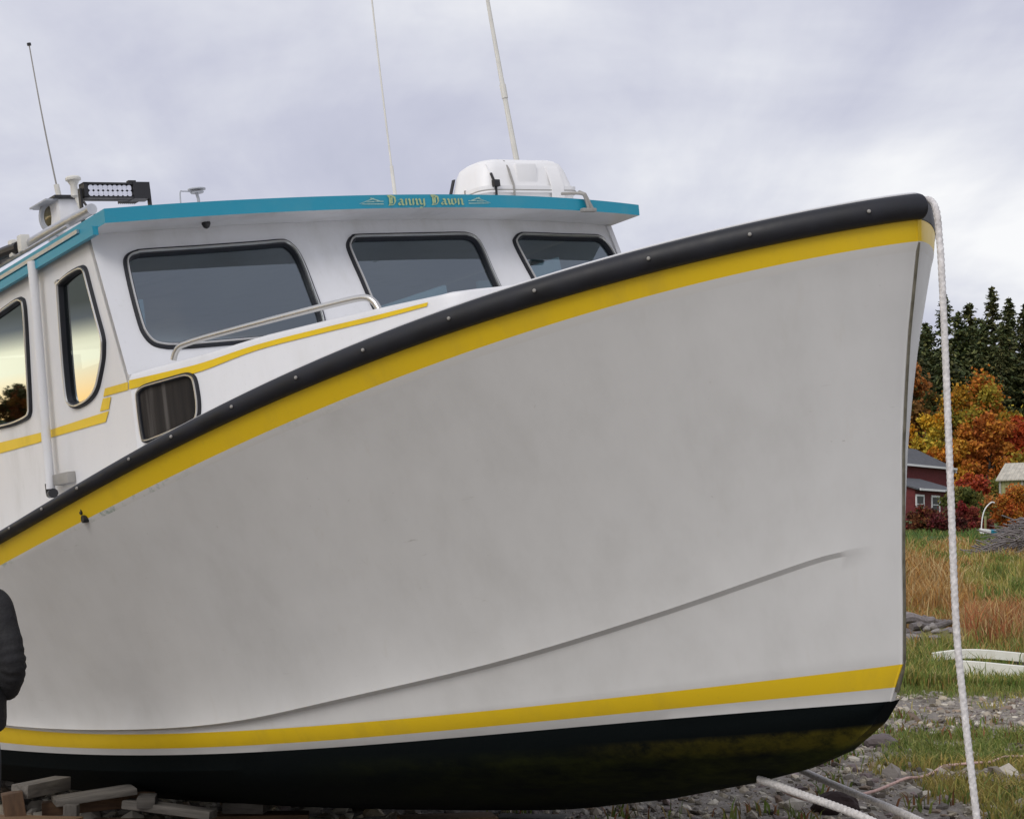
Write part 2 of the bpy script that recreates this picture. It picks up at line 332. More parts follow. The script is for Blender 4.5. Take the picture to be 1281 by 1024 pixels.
SUN_EL, SUN_AZ = math.radians(38), math.radians(205)     # behind the camera, to its left, through cloud
sd = bpy.data.lights.new('sun', 'SUN'); so = bpy.data.objects.new('sun', sd); COL.objects.link(so)
sd.energy = SUN; sd.angle = math.radians(28); sd.color = (1, .955, .90)
sdir = Vector((math.sin(SUN_AZ) * math.cos(SUN_EL), math.cos(SUN_AZ) * math.cos(SUN_EL), math.sin(SUN_EL)))
so.rotation_euler = sdir.to_track_quat('Z', 'Y').to_euler()

w = bpy.data.worlds.new('World'); SC.world = w; w.use_nodes = True
t = w.node_tree; t.nodes.clear()
class WN(N):
    def __init__(s): s.t = t
wn = WN()
sky = t.nodes.new('ShaderNodeTexSky'); sky.sky_type = 'NISHITA'; sky.sun_disc = False
sky.sun_elevation = SUN_EL; sky.sun_rotation = SUN_AZ; sky.air_density = 1.2; sky.dust_density = 2
dirv = wn.coord('Generated')
sp = wn.n('ShaderNodeSeparateXYZ'); wn.l(dirv, sp.inputs[0])
zz = wn.math('ADD', wn.math('MAXIMUM', sp.outputs[2], 0.0), .16)
cv = wn.n('ShaderNodeCombineXYZ')
wn.l(wn.math('DIVIDE', sp.outputs[0], zz), cv.inputs[0]); wn.l(wn.math('DIVIDE', sp.outputs[1], zz), cv.inputs[1])
cv.inputs[2].default_value = 3.7
c1 = wn.noise(cv.outputs[0], .85, 6, .52, .35)
c2 = wn.noise(wn.mapping(cv.outputs[0], (1, .45, 1)), 2.6, 6, .6, .3)
cf = wn.math('ADD', wn.math('MULTIPLY', c1, .72), wn.math('MULTIPLY', c2, .28))
clear = wn.maprange(sp.outputs[2], .02, .30)                    # cloud is thinner, paler, near the horizon
cf2 = wn.math('SUBTRACT', cf, wn.math('MULTIPLY', wn.math('SUBTRACT', 1.0, clear), -.085))
cloud = wn.ramp(cf2, [(.36, (4.6, 4.75, 5.9)), (.45, (5.5, 5.6, 6.7)), (.54, (7.0, 7.1, 7.8)), (.64, (9.2, 9.2, 9.3))])
# the sun breaking through low on the left: a warm clear band under the cloud
def dotdir(az, lo, hi):
    v = wn.n('ShaderNodeVectorMath', _operation='DOT_PRODUCT'); wn.l(dirv, v.inputs[0])
    v.inputs[1].default_value = (math.sin(az), math.cos(az), 0)
    return wn.maprange(v.outputs['Value'], lo, hi)
glow = wn.math('MULTIPLY', dotdir(math.radians(-72), .55, .93), wn.maprange(sp.outputs[2], .046, .034))
warm = wn.mix(wn.maprange(sp.outputs[2], .022, .0), (36, 32, 22), (46, 27, 10)); cloud = wn.mix(glow, cloud, warm)
dark = wn.math('MULTIPLY', dotdir(math.radians(-72), .6, .9), wn.math('MULTIPLY', wn.maprange(sp.outputs[2], .03, .055), wn.maprange(sp.outputs[2], .30, .12)))
cloud = wn.mix(wn.math('MULTIPLY', dark, .85), cloud, (1.7, 1.65, 1.2))
full = wn.mix(.94, sky.outputs[0], cloud)
bg = t.nodes.new('ShaderNodeBackground'); t.links.new(full, bg.inputs[0]); bg.inputs[1].default_value = .1
wo = t.nodes.new('ShaderNodeOutputWorld'); t.links.new(bg.outputs[0], wo.inputs[0])
vs = SC.view_settings; vs.view_transform = 'Standard'; vs.look = 'None'; vs.exposure = EXPO; vs.gamma = 1; vs.use_curve_mapping = False
SC.display_settings.display_device = 'sRGB'

# ------------------------------------------------------------------ the boat (boat frame: +x bow, +y port, z up, origin at the stem head)
RB = np.array(G['R']); OB = np.array(G['o'])
BASE = np.array([-4.0, 0, -2.70])                       # under the keel amidships
boat = empty('fishing_boat'); boat.location = OB + RB @ BASE
boat.rotation_euler = Matrix(RB.tolist()).to_euler()
tag(boat, 'large white fishing boat with yellow stripes and teal cabin roof, hauled out on timbers', 'boat')
def B2W(p): return OB + RB @ np.asarray(p, float)
def bmesh_(name, V, F, mats, parent=boat, fm=None, smooth=True, sharp=35): return mesh(name, V, F, mats, parent, fm, smooth, sharp, off=BASE)
def bbuild(mb, name, mats, parent=boat, smooth=True, sharp=35): return mb.build(name, mats, parent, smooth, sharp, off=BASE)

def plan(d, par):
    Bm, L, p, q = par; d = np.clip(d, 0, L); return Bm * (1 - (1 - d / L) ** p) ** q
def zpoly(g, d):
    p = g['poly']; dm = g['dmax']; z = np.polyval(p, np.minimum(d, dm))
    s = np.polyval(np.polyder(p), dm); e = np.maximum(d - dm, 0)
    return z + s * 3.0 * (1 - np.exp(-e / 3.0))
ST = np.array(G['stem'])                                # (x, z), top to keel
def stemX(z): return np.interp(z, ST[::-1, 1], ST[::-1, 0])
def keelZ(x):
    z = np.interp(x, ST[::-1, 0], ST[::-1, 1])
    return np.where(x < -2.5, -2.59 - .14 * 1.1 * (1 - np.exp(-(-2.5 - x) / 1.1)), z)
NU = 110; U = np.linspace(0, 1, NU); D = 10.6 * U ** 2.1
def level(k):
    g = G[k]; x = g['x0'] - D
    return np.stack([x, plan(D, g['par']), zpoly(g, D)], 1)
Lsh, Lst, Lbt, Lbb, Lbl = (level(k) for k in ('sheer', 'stripe', 'boot_top', 'boot_bot', 'black'))
GAM = 1.45 - .35 * smoothstep(1.0, 7.0, D)
def topside(s):
    """s 0 at the sheer stripe, 1 at the boot stripe; s may vary along the length"""
    s = np.broadcast_to(np.asarray(s, float), (NU,))
    z = Lst[:, 2] * (1 - s) + Lbt[:, 2] * s
    x = Lst[:, 0] * (1 - s) + Lbt[:, 0] * s
    x0 = Lst[0, 0] * (1 - s[0]) + Lbt[0, 0] * s[0]
    x = x + (stemX(z[0]) - x0) * np.exp(-D / .5)
    y = Lbt[:, 1] + (Lst[:, 1] - Lbt[:, 1]) * (1 - s) ** GAM
    return np.stack([x, y, z], 1)
SK = np.interp(D, KN[0], KN[1])                         # where the spray knuckle runs
for _ in range(3): SK = np.convolve(np.pad(SK, 2, 'edge'), [.1, .2, .4, .2, .1], 'valid')
AMP = .015 * smoothstep(KF - .03, KF + .10, D) + .019 * smoothstep(KF, KF + 2.6, D)
rows = [(Lsh, 0)]
rows.append((Lst, 1))
NUP = 18
rows.append((topside(.022), 3))
for k in range(1, NUP + 1):
    f = 1 - (1 - k / NUP) ** 1.7; P = topside(.022 + (SK - .022) * f).copy(); P[:, 1] += AMP * f ** 11; rows.append((P, 0))
P = topside(SK + .012).copy(); P[:, 1] -= AMP * .1; rows.append((P, 0))
for k in range(1, 8):
    f = k / 8; P = topside(SK + .012 + (1 - SK - .012) * f).copy(); P[:, 1] -= AMP * .1 * (1 - f); rows.append((P, 0))
rows += [(Lbt, 0), (Lbb, 1), (Lbl, 0)]
for r in np.linspace(0, 1, 11)[1:]:
    zk = keelZ(Lbl[:, 0]); P = Lbl.copy()
    P[:, 1] = Lbl[:, 1] * (1 - r ** 1.9) + .045 * r ** 6; P[:, 2] = Lbl[:, 2] + (zk - Lbl[:, 2]) * (r ** .82 if True else r)
    rows.append((P, 2))
V = []; F = []; FM = []
nr = len(rows)
for side in (-1, 1):
    b0 = len(V)
    for P, _ in rows:
        Q = P.copy(); Q[:, 1] = side * np.maximum(Q[:, 1], .012); V += Q.tolist()
    for i in range(nr - 1):
        for j in range(NU - 1):
            q = [b0 + i * NU + j, b0 + i * NU + j + 1, b0 + (i + 1) * NU + j + 1, b0 + (i + 1) * NU + j]
            F.append(q if side < 0 else q[::-1]); FM.append(rows[i + 1][1])
    if side < 0: star0 = b0
tr_ = [star0 + i * NU + NU - 1 for i in range(nr)]; tp_ = [b0 + i * NU + NU - 1 for i in range(nr)]
F.append(tr_[::-1] + tp_); FM.append(0)                # transom
for i in range(nr - 1):                                 # stem face and keel sole
    F.append([star0 + i * NU, star0 + (i + 1) * NU, b0 + (i + 1) * NU, b0 + i * NU]); FM.append(rows[i + 1][1])
lr = nr - 1
for j in range(NU - 1):
    F.append([star0 + lr * NU + j, star0 + lr * NU + j + 1, b0 + lr * NU + j + 1, b0 + lr * NU + j]); FM.append(2)
hull = bmesh_('hull', V, F, [M['hull_white'], M['yellow'], M['antifoul'], M['worn_edge']], boat, FM, True, 24)

# gunwale: rubber fender swept round the bow, white cap inside it, deck
def offs(P, o):
    T = np.gradient(P[:, :2], axis=0); T /= np.linalg.norm(T, axis=1)[:, None]
    Q = P.copy(); Q[:, 0] += -T[:, 1] * o; Q[:, 1] += T[:, 0] * o; return Q
port = Lsh.copy(); star = Lsh.copy(); star[:, 1] *= -1
loop = np.concatenate([star[::-1], port[1:]])           # stern starboard -> bow -> stern port
tx = np.gradient(loop[:, :2], axis=0); tx = np.stack([np.convolve(np.pad(tx[:, k], 2, 'edge'), np.ones(5) / 5, 'valid') for k in (0, 1)], 1)
tx /= np.linalg.norm(tx, axis=1)[:, None]; nrm = np.stack([tx[:, 1], -tx[:, 0]], 1)   # outward
dl = np.concatenate([D[::-1], D[1:]])
hgt = .104 - .042 * smoothstep(1.2, 4.9, dl)
def sweep(prof, scale=None):
    k = len(prof); V = []; L = len(loop)
    for i in range(L):
        nr_ = 1.0 if not scale else (.85 if i <= NU - 1 else .08 + .92 * float(smoothstep(.25, 1.3, dl[i])))
        for a, c in prof:
            a = a * nr_ if a > 0 else a
            V.append((loop[i, 0] + nrm[i, 0] * a, loop[i, 1] + nrm[i, 1] * a, loop[i, 2] + c * (hgt[i] if scale else 1)))
    F = [[i * k + j, i * k + (j + 1) % k, (i + 1) * k + (j + 1) % k, (i + 1) * k + j] for i in range(L - 1) for j in range(k)]
    F += [list(range(k))[::-1], [(L - 1) * k + j for j in range(k)]]
    return V, F
pr = [(-.02, 0), (.012, -.02)] + [(.012 + .050 * math.sin(a), .48 - .5 * math.cos(a)) for a in np.linspace(.25, PI - .25, 9)] + [(.012, 1.0), (-.02, .985)]
V, F = sweep(pr, True); F = [f[::-1] for f in F]
rub = bmesh_('rub_rail', V, F, M['rubber'], boat, None, True, 40)
hm = hgt.mean()
V = []; L = len(loop); capp = [(-.16, .80), (.004, .95), (.004, 1.05), (-.012, 1.10), (-.15, 1.10)]
V, F = sweep(capp, True); bmesh_('gunwale_cap', V, [f[::-1] for f in F], M['house_white'], boat, None, True, 30)
for k, dd in enumerate([.11, .72, 1.10, 1.46, 1.80, 2.16, 2.52, 2.90, 3.28, 3.66, 4.04, 4.44, .42]):
    i = NU - 1 - int(np.argmin(abs(D - dd)))
    p = np.array([loop[i, 0] + nrm[i, 0] * .060, loop[i, 1] + nrm[i, 1] * .060, loop[i, 2] + hgt[i] * .5])
    nn = np.array([nrm[i, 0], nrm[i, 1], 0]); zx = np.array([0, 0, 1.0]); ax = np.cross(zx, nn)
    Rm = np.stack([ax, zx, nn], 1)
    mb = MB().lathe([(.008, -.004), (.008, .000), (.006, .003), (.003, .004)], 10, 0, Rm, p)
    bbuild(mb, 'bolt', M['greybox'], rub)
V = []; F = []
for j in range(NU):
    zc = Lsh[j, 2] + .07
    V += [(Lsh[j, 0], -max(Lsh[j, 1] - .03, .004), zc), (Lsh[j, 0], 0, zc + .04), (Lsh[j, 0], max(Lsh[j, 1] - .03, .004), zc)]
for j in range(NU - 1):
    for k in (0, 1): F.append([3 * j + k, 3 * j + k + 1, 3 * j + 4 + k, 3 * j + 3 + k])
bmesh_('deck', V, F, M['house_white'])
# small dark fitting let into the sheer stripe
jf = int(np.argmin(abs(Lsh[:, 0] + 3.87))); pf = (.42 * Lsh[jf] + .58 * Lst[jf]) * (1, -1, 1); Rf = np.stack([(1, 0, 0), (0, 0, 1.0), (0, -1.0, 0)], 1)
mb = MB()
for dx, dz, r in ((-.022, .036, .017), (.012, .004, .015), (.030, -.034, .020)): mb.lathe([(r * 1.0, -.04), (r, .001), (r * .72, .002), (r * .55, .0)], 12, 0, Rf, pf + (dx, 0, dz))
bbuild(mb, 'drain_fitting', M['black'])
# metal band down the stem
zz_ = np.linspace(-.13, -1.97, 40); SV = [(float(stemX(z)), z) for z in zz_]; mb = MB()
P = np.array([(p[0] + .004, 0, p[1]) for p in SV])
T = np.gradient(P, axis=0); T /= np.linalg.norm(T, axis=1)[:, None]; nx = np.stack([-T[:, 2], 0 * T[:, 0], T[:, 0]], 1); nx *= np.sign(nx[:, :1])
V = []; 
for i in range(len(P)):
    for a, c in ((-.008, -.010), (-.005, .003), (.005, .003), (.008, -.010)): V.append(P[i] + nx[i] * c + np.array([0, a, 0]))
F = [[4 * i + j, 4 * i + (j + 1) % 4, 4 * i + 4 + (j + 1) % 4, 4 * i + 4 + j] for i in range(len(P) - 1) for j in range(4)] + [[0, 1, 2, 3]]
bmesh_('stem_band', V, F, M['stem_band'], boat, None, True, 30)

# ---------------- walls with openings
def wall(name, outer, holes, f3, thick, mats, parent=boat):
    """planar sheet (2-D outline, 2-D holes) given depth along f3's normal"""
    loops = [outer] + holes; pts = []; edges = []
    for lp in loops:
        b = len(pts); pts += [Vector(p) for p in lp]; edges += [(b + i, b + (i + 1) % len(lp)) for i in range(len(lp))]
    vs_, es, fs, *_ = delaunay_2d_cdt(pts, edges, [], 0, 1e-6)
    def inside(p, poly):
        c = False; n = len(poly)
        for i in range(n):
            x1, y1 = poly[i]; x2, y2 = poly[(i + 1) % n]
            if (y1 > p[1]) != (y2 > p[1]) and p[0] < (x2 - x1) * (p[1] - y1) / (y2 - y1) + x1: c = not c
        return c
    keep = []
    for f in fs:
        cx = sum(vs_[i][0] for i in f) / len(f); cy = sum(vs_[i][1] for i in f) / len(f)
        if inside((cx, cy), outer) and not any(inside((cx, cy), h) for h in holes): keep.append(list(f))
    nv = len(vs_); V = [f3(v[0], v[1], 0) for v in vs_] + [f3(v[0], v[1], -thick) for v in vs_]
    F = keep + [[i + nv for i in f][::-1] for f in keep]
    cnt = {}
    for f in keep:
        for i in range(len(f)):
            e = (f[i], f[(i + 1) % len(f)]); cnt[e] = 1
    for (a, c) in list(cnt):
        if (c, a) not in cnt: F.append([a, a + nv, c + nv, c])
    o = bmesh_(name, V, F, mats, parent, None, False)
    bm = bmesh.new(); bm.from_mesh(o.data); bmesh.ops.recalc_face_normals(bm, faces=bm.faces[:]); bm.to_mesh(o.data); bm.free()
    return o
def shrink(poly, d):
    P = np.asarray(poly, float); A = .5 * np.sum(P[:, 0] * np.roll(P[:, 1], -1) - P[:, 1] * np.roll(P[:, 0], -1)); sg = 1 if A > 0 else -1
    T = np.roll(P, -1, 0) - np.roll(P, 1, 0); T /= np.linalg.norm(T, axis=1)[:, None] + 1e-9
    return P + np.stack([-T[:, 1], T[:, 0]], 1) * d * sg
def ring(mb, polys, f3, m=0):
    """polys: list of (2-D outline, height); faces run between successive outlines"""
    n = len(polys[0][0]); V = [f3(p[0], p[1], h) for P, h in polys for p in P]
    k = len(polys); F = [[i * n + j, i * n + (j + 1) % n, (i + 1) * n + (j + 1) % n, (i + 1) * n + j] for i in range(k - 1) for j in range(n)]
    mb.add(V, F, m)
def fixn(o):
    bm = bmesh.new(); bm.from_mesh(o.data); bmesh.ops.recalc_face_normals(bm, faces=bm.faces[:]); bm.to_mesh(o.data); bm.free(); return o
def window(outline, f3, gl='glass', gw=.040, trim=True, parent=boat, label=None):
    P = spline(outline, 4, True)
    mb = MB(); ring(mb, [(P, 0), (shrink(P, .004), .014), (shrink(P, gw * .5), .019), (shrink(P, gw - .006), .012), (shrink(P, gw), -.022), (shrink(P, gw - .01), -.03), (shrink(P, .008), -.03), (P, 0)], f3)
    wnd = fixn(bbuild(mb, 'window', M['rubber'], parent))
    if label: wnd['label'] = label
    if trim:
        mb = MB(); ring(mb, [(shrink(P, gw * .38), .0175), (shrink(P, gw * .44), .025), (shrink(P, gw * .60), .025), (shrink(P, gw * .68), .015)], f3)
        bbuild(mb, 'trim', M['steel'], wnd)
    Q = shrink(P, gw - .004); n = len(Q)
    cq = Q.mean(0); Q = Q[np.argsort(np.arctan2(Q[:, 1] - cq[1], Q[:, 0] - cq[0]))]; V = [f3(p[0], p[1], -.012) for p in Q] + [f3(cq[0], cq[1], -.012)]
    bmesh_('pane', V, [[i, (i + 1) % n, n] for i in range(n)], M[gl], wnd, None, False)
    return wnd
HW = 1.83
d0, sl = G['front']
ez = np.array([sl, 0, 1.0]); ez /= np.linalg.norm(ez); fn_ = np.cross((0, 1.0, 0), ez)     # outward normal of the raked front
def fF(y, z, h): return np.array([d0 + sl * z, y, z]) + fn_ * h
def fS(x, z, h): return np.array([x, -HW - h, z])
def fP(x, z, h): return np.array([x, HW + h, z])
VT = np.array(G['visor']['top']); VB = np.array(G['visor']['bot'])
vt = np.poly1d(np.polyfit(VT[:, 0], VT[:, 1], 4)); vb = np.poly1d(np.polyfit(VB[:, 0], VB[:, 1], 4))
RX0, RX1, RW, DROP = G['visor']['x'], -8.6, 1.852, .028
def roofz(y, x, bot=False): return (vb if bot else vt)(y) - DROP * (RX0 - x)
W = G['win']
mir = lambda P: [(-a, c) for a, c in P]
ys = np.linspace(-HW, HW, 25)
top = [(y, float(vb(y)) + .004 - DROP * .29) for y in ys[::-1]]
outer = [(-HW, -.10), (HW, -.10)] + top
hole = lambda k: [tuple(p) for p in shrink(spline(W[k], 4, True), .026)]
house = wall('wheelhouse', outer, [hole('w1'), hole('w2'), hole('w3')], fF, .035, M['house_white'])
XA = -8.3; c0x = G['trunk']['c0'][0] - .015
def sideouter(f): return [(c0x, -.80), (XA, -1.15), (XA, float(roofz(f * HW, XA, True)) - .008)] + [(x, float(roofz(f * HW, x, True)) - .008) for x in (-6.5, -5.0)] + [(d0 + sl * .70 - .002, float(roofz(f * HW, d0 + sl * .7, True)) - .008), (d0 + sl * -.07 - .002, -.07), (c0x, -.075)]
wall('side_wall', sideouter(-1), [hole('sA'), hole('sB')], fS, .035, M['house_white'])
wall('side_wall', sideouter(1), [hole('sA'), hole('sB')], fP, .035, M['house_white'])
mb = MB(); mb.box((XA - .0, -HW + .04, -1.4), (XA + .04, HW - .04, .25)); mb.box((XA, -HW + .04, .25), (XA + .04, -.2, .60)); mb.box((XA, .75, .25), (XA + .04, HW - .04, .60))
mb.box((XA + .1, -HW + .05, -1.0), (-4.0, HW - .05, -.97)); mb.box((-4.55, -HW + .05, -.97), (-4.05, HW - .05, .05))
mb.box((-6.3, .2, -.97), (-6.22, 1.7, .2)); mb.box((-6.3, -1.7, -.97), (-6.22, -.9, -.05))
bbuild(mb, 'cabin_interior', M['interior'], boat, False)
for (y, wd, z0, z1, r) in ((1.42, .34, .05, .56, .18), (.36, .50, .05, .375, .3), (.93, .16, .05, .45, .1), (-1.53, .14, .05, .40, .0)):  # pale blue panels standing behind the windshield
    mb = MB().box((-.03, -wd / 2, 0), (.0, wd / 2, z1 - z0), 0, Matrix.Rotation(r, 3, 'Y') @ Matrix.Rotation(.25, 3, 'X') if wd > .3 else None, (-4.25, y, z0), .008); bbuild(mb, 'dash_panel', M['panel'])
for k in ('w1', 'w2', 'w3'): window(W[k], fF)
for k in ('sA', 'sB'): window(W[k], fS, 'side_glass', .036)
for k in ('sA', 'sB'): window(W[k], fP, 'side_glass', .036)
# roof slab with crown, teal edges, white top and underside
yy = np.linspace(-RW, RW, 41); xx = [RX0, -4.2, -5.0, -6.5, RX1]
V = []; F = []; FM = []
for x in xx:
    for y in yy: V.append((x, y, roofz(y, x)))
    for y in yy: V.append((x - (.0 if x != RX0 else .004), y, roofz(y, x, True)))
n2 = 82
for i in range(len(xx) - 1):
    for j in range(40):
        a = i * n2 + j; F.append([a, a + n2, a + n2 + 1, a + 1]); FM.append(0)
        a += 41; F.append([a, a + 1, a + n2 + 1, a + n2]); FM.append(0)
    for j in (0, 40):
        a = i * n2 + j; F.append([a, a + 41, a + n2 + 41, a + n2]); FM.append(1)
for j in range(40):
    F.append([j, j + 1, j + 42, j + 41]); FM.append(1); a = (len(xx) - 1) * n2 + j; F.append([a, a + 41, a + 42, a + 1]); FM.append(1)
roof = fixn(bmesh_('roof', V, F, [M['house_white'], M['teal']], boat, FM, True, 25))
# drip mouldings and side rails of the roof edge
def side_strip(name, mat, x0, x1, y, dz0, dz1, w, h, par=roof):
    mb = MB(); P = [(x, y, float(vt(-RW)) - DROP * (RX0 - x)) for x in (x0, x1)]
    V = []
    for x, yv, z in P:
        for a, c in ((0, dz0), (0, dz1), (-w, dz1), (-w, dz0)): V.append((x, yv + a, z + c))
    mb.add(V, [[0, 1, 5, 4], [1, 2, 6, 5], [2, 3, 7, 6], [3, 0, 4, 7], [0, 3, 2, 1], [4, 5, 6, 7]])
    return fixn(bbuild(mb, name, mat, par, False))
side_strip('edge_moulding', M['teal'], RX0 - .10, -8.5, -RW - .001, -.115, -.070, .030, 0)
side_strip('edge_moulding', M['alloy'], RX0 - .35, -5.6, -RW - .002, -.050, -.028, .014, 0)
mb = MB().tube([(-4.02, -RW + .05, .86), (-4.6, -RW + .04, .855), (-5.6, -RW + .02, .83), (-7.5, -RW + .02, .77)], .030, 12)
mb.tube([(-4.25, -RW + .0, .815), (-5.6, -RW - .01, .785)], .012, 8)
bbuild(mb, 'roof_rail', M['alloy'])
mb = MB().tube(spline([(-5.0, -RW + .0, .845), (-5.3, -RW - .03, .845), (-5.7, -RW - .03, .80), (-6.4, -RW - .02, .80), (-7.4, -RW - .02, .78)], 5), .035, 10)
bbuild(mb, 'roof_hose', M['black'])
for x in (-4.95, -5.1): bbuild(MB().box((x, -RW - .03, .80), (x + .06, -RW + .03, .90), 0, None, (0, 0, 0), .01), 'rail_bracket', M['offwhite'])
# trunk cabin forward of the wheelhouse
c0 = np.array(G['trunk']['c0']); c1 = np.array(G['trunk']['c1']); tl = np.linalg.norm(c1 - c0); te = (c1 - c0) / tl; tn = np.array([te[1], -te[0]])
if tn[1] > 0: tn = -tn
TT = np.array(G['trunk']['top']); ttop = lambda s: np.interp(s, TT[:, 0], TT[:, 1])
def fT(s, z, h, side=-1): p = c0 + te * s + tn * h; return np.array([p[0], p[1] if side < 0 else -p[1], z])
ss = np.linspace(-.01, tl, 16); V = []; F = []
secs = []
for s in ss: a = fT(s, 0, 0); secs.append((a[0], -a[1], float(ttop(s))))
for f in (.05, .12, .2, .28): secs.append((c1[0] + f, -c1[1] - [.03, .12, .30, .62][[.05, .12, .2, .28].index(f)], float(TT[-1, 1]) + .004))
k = 9
for (x, y, z) in secs:
    zb = float(np.interp(-x, -Lsh[:, 0], Lsh[:, 2])) + .04
    V += [(x, -y, zb), (x, -y, z - .028), (x, -y + .012, z - .008), (x, -y + .04, z), (x, 0, z + .03), (x, y - .04, z), (x, y - .012, z - .008), (x, y, z - .028), (x, y, zb)]
for i in range(len(secs) - 1):
    for j in range(k - 1): F.append([i * k + j, i * k + j + 1, (i + 1) * k + j + 1, (i + 1) * k + j])
F.append([(len(secs) - 1) * k + j for j in range(k)])
fixn(bmesh_('trunk_cabin', V, F, M['house_white'], boat, None, True, 30))
window(G['trunk']['win'], fT, 'cabin_glass', .030, True, boat)
Q = shrink(spline(G['trunk']['win'], 4, True), .02); V = [fT(p[0], p[1], .002) for p in Q]; bmesh_('curtain', V, [list(range(len(V)))], M['curtain'], boat, None, False)
# yellow lines, laid on as thin sheets
def stripe_mesh(name, polys):
    V = []; F = []
    for P in polys: F.append(list(range(len(V), len(V) + len(P)))); V += P
    return bmesh_(name, V, F, M['yellow'], boat, None, False)
st = spline(G['trunk']['stripe_t'], 5); sb = spline(G['trunk']['stripe_b'], 5)
stripe_mesh('trim_stripe', [[fT(*st[i], .004), fT(*sb[i], .004), fT(*sb[i + 1], .004), fT(*st[i + 1], .004)] for i in range(len(st) - 1)])
ssd = G['stripe_side']
stripe_mesh('trim_stripe', [[fS(p[0], p[1], .004) for p in P] for P in ssd])
# stainless grab rail
hr = spline(G['handrail'], 6)
grab = bbuild(MB().tube(hr, .0165, 12), 'grab_rail', M['steel'])
# vertical pipe on the side, its foot and a small grey box
pp = np.array(G['post'])
bbuild(MB().tube([pp[0] + (0, 0, .05), pp[0], (pp[0] + pp[1]) / 2, pp[1]], .027, 14), 'side_pipe', M['house_white'])
bbuild(MB().tube([pp[1] + (0, 0, .03), pp[1] - (.0, 0, .03), pp[1] + (.09, -.02, -.03)], .028, 10), 'pipe_elbow', M['black'])
bx = np.array(G['box']); bbuild(MB().box((bx[:, 0].min(), -HW - .05, bx[:, 2].min()), (bx[:, 0].max(), -HW, bx[:, 2].max()), 0, None, (0, 0, 0), .006), 'junction_box', M['greybox'])
# painted name and scrolls on the visor, broad-nib strokes
GL = {'D': ([[(.4, 6.4), (1.0, 5.6), (.9, 1.2), (.3, .3)], [(.0, 6.9), (1.6, 6.7), (3.2, 5.6), (3.4, 2.6), (2.4, .5), (.3, .3)], [(1.9, 5.6), (1.8, 1.3)]], 4.3),
      'a': ([[(.4, 3.6), (1.5, 4.3), (2.3, 3.5), (2.3, .8), (3.0, .2)], [(2.3, 2.5), (1.0, 2.2), (.5, 1.2), (1.2, .3), (2.3, .9)]], 3.4),
      'n': ([[(.1, 4.0), (.7, 4.4), (.7, .2)], [(.7, 3.4), (1.9, 4.4), (2.4, 3.5), (2.4, .7), (3.0, .2)]], 3.3),
      'y': ([[(.1, 4.3), (.7, 3.6), (.8, 1.2), (1.6, .4), (2.5, 1.0)], [(2.5, 4.4), (2.5, -.4), (1.5, -1.6), (.4, -1.3)]], 3.3),
      'w': ([[(.1, 4.3), (.7, 3.5), (.8, 1.0), (1.4, .3), (2.2, 1.0)], [(2.1, 4.3), (2.2, .9), (3.0, .3), (3.9, 1.4), (3.8, 3.6), (3.3, 4.4)]], 4.6), ' ': ([], 2.6)}
def letters(y0, y1, zc, hgt_, text, dx):
    tot = sum(GL[c][1] for c in text); ku = (y1 - y0) / tot; kz = hgt_ / 8.8; V = []; F = []; x = 0
    for c in text:
        for P in GL[c][0]:
            for a, b_ in zip(P[:-1], P[1:]):
                nb = (.42, .34); q = [(a[0] - nb[0], a[1] - nb[1]), (b_[0] - nb[0], b_[1] - nb[1]), (b_[0] + nb[0], b_[1] + nb[1]), (a[0] + nb[0], a[1] + nb[1])]
                dx += .00002; i = len(V)
                for u, v in q: 
                    yv = y0 + (x + u) * ku; V.append((RX0 + dx, yv, float(vt(yv) + vb(yv)) / 2 + (v - 2.9) * kz))
                F.append([i, i + 1, i + 2, i + 3])
        x += GL[c][1]
    return V, F
s_ = [p[0] for p in G['scroll']]
ym = s_[2] + (s_[3] - s_[2]) * .525
for word, a, b_ in (('Danny', s_[2], ym - .02), ('Dawn', ym + .02, s_[3])):
    V, F = letters(a, b_, 0, .078, word, .003); bmesh_('painted_word', V, F, M['gold'], roof, None, False)
for (a, b_, sg) in ((s_[0], s_[1], 1), (s_[5], s_[4], -1)):
    ln = b_ - a; V = []; F = []
    for (u0, v0, u1, v1, th) in ((0, -.30, .62, .42, .10), (.10, -.32, .98, -.30, .09), (.45, .40, .85, .05, .10), (.62, -.02, .98, .02, .08), (.30, -.10, .62, .02, .09)):
        i = len(V)
        for u, v in ((u0, v0), (u1, v1 - th), (u1, v1 + th * .4), (u0 + .05, v0 + th)):
            yv = a + ln * u; V.append((RX0 + .003 + .0001 * len(F), yv, float(vt(yv) + vb(yv)) / 2 + v * .048))
        F.append([i, i + 1, i + 2, i + 3])
    bmesh_('painted_scroll', V, F, M['pale_gold'], roof, None, False)
# ---------------- fittings on the roof
rz = lambda x, y: float(roofz(y, x))
# light bar
x, ya, yb, za, zb = -4.25, -1.735, -1.345, .972, 1.060
mb = MB().box((x - .07, ya, za), (x, yb, za + .010)); mb.box((x - .07, ya, zb - .010), (x, yb, zb)); mb.box((x - .07, ya, za), (x, ya + .022, zb)); mb.box((x - .09, yb - .10, za - .002), (x + .004, yb, zb + .004))
mb.box((x - .09, ya + .01, za), (x - .035, yb - .05, zb))
for k in range(9): mb.box((x - .16 + .0, yb - .13 + .012 * k, za), (x - .08, yb - .126 + .012 * k, zb))
mb.box((x - .05, yb - .115, zb), (x - .02, yb - .07, zb + .018))
for yv in (ya - .012, yb + .006): mb.box((x - .05, yv - .006, rz(x, yv) - .01), (x - .02, yv + .006, zb - .03)); mb.box((x - .07, yv - .03, rz(x, yv) - .004), (x + .03, yv + .03, rz(x, yv) + .008))
lb = bbuild(mb, 'light_bar', M['black'], boat, False)
mb = MB(); ny = 9
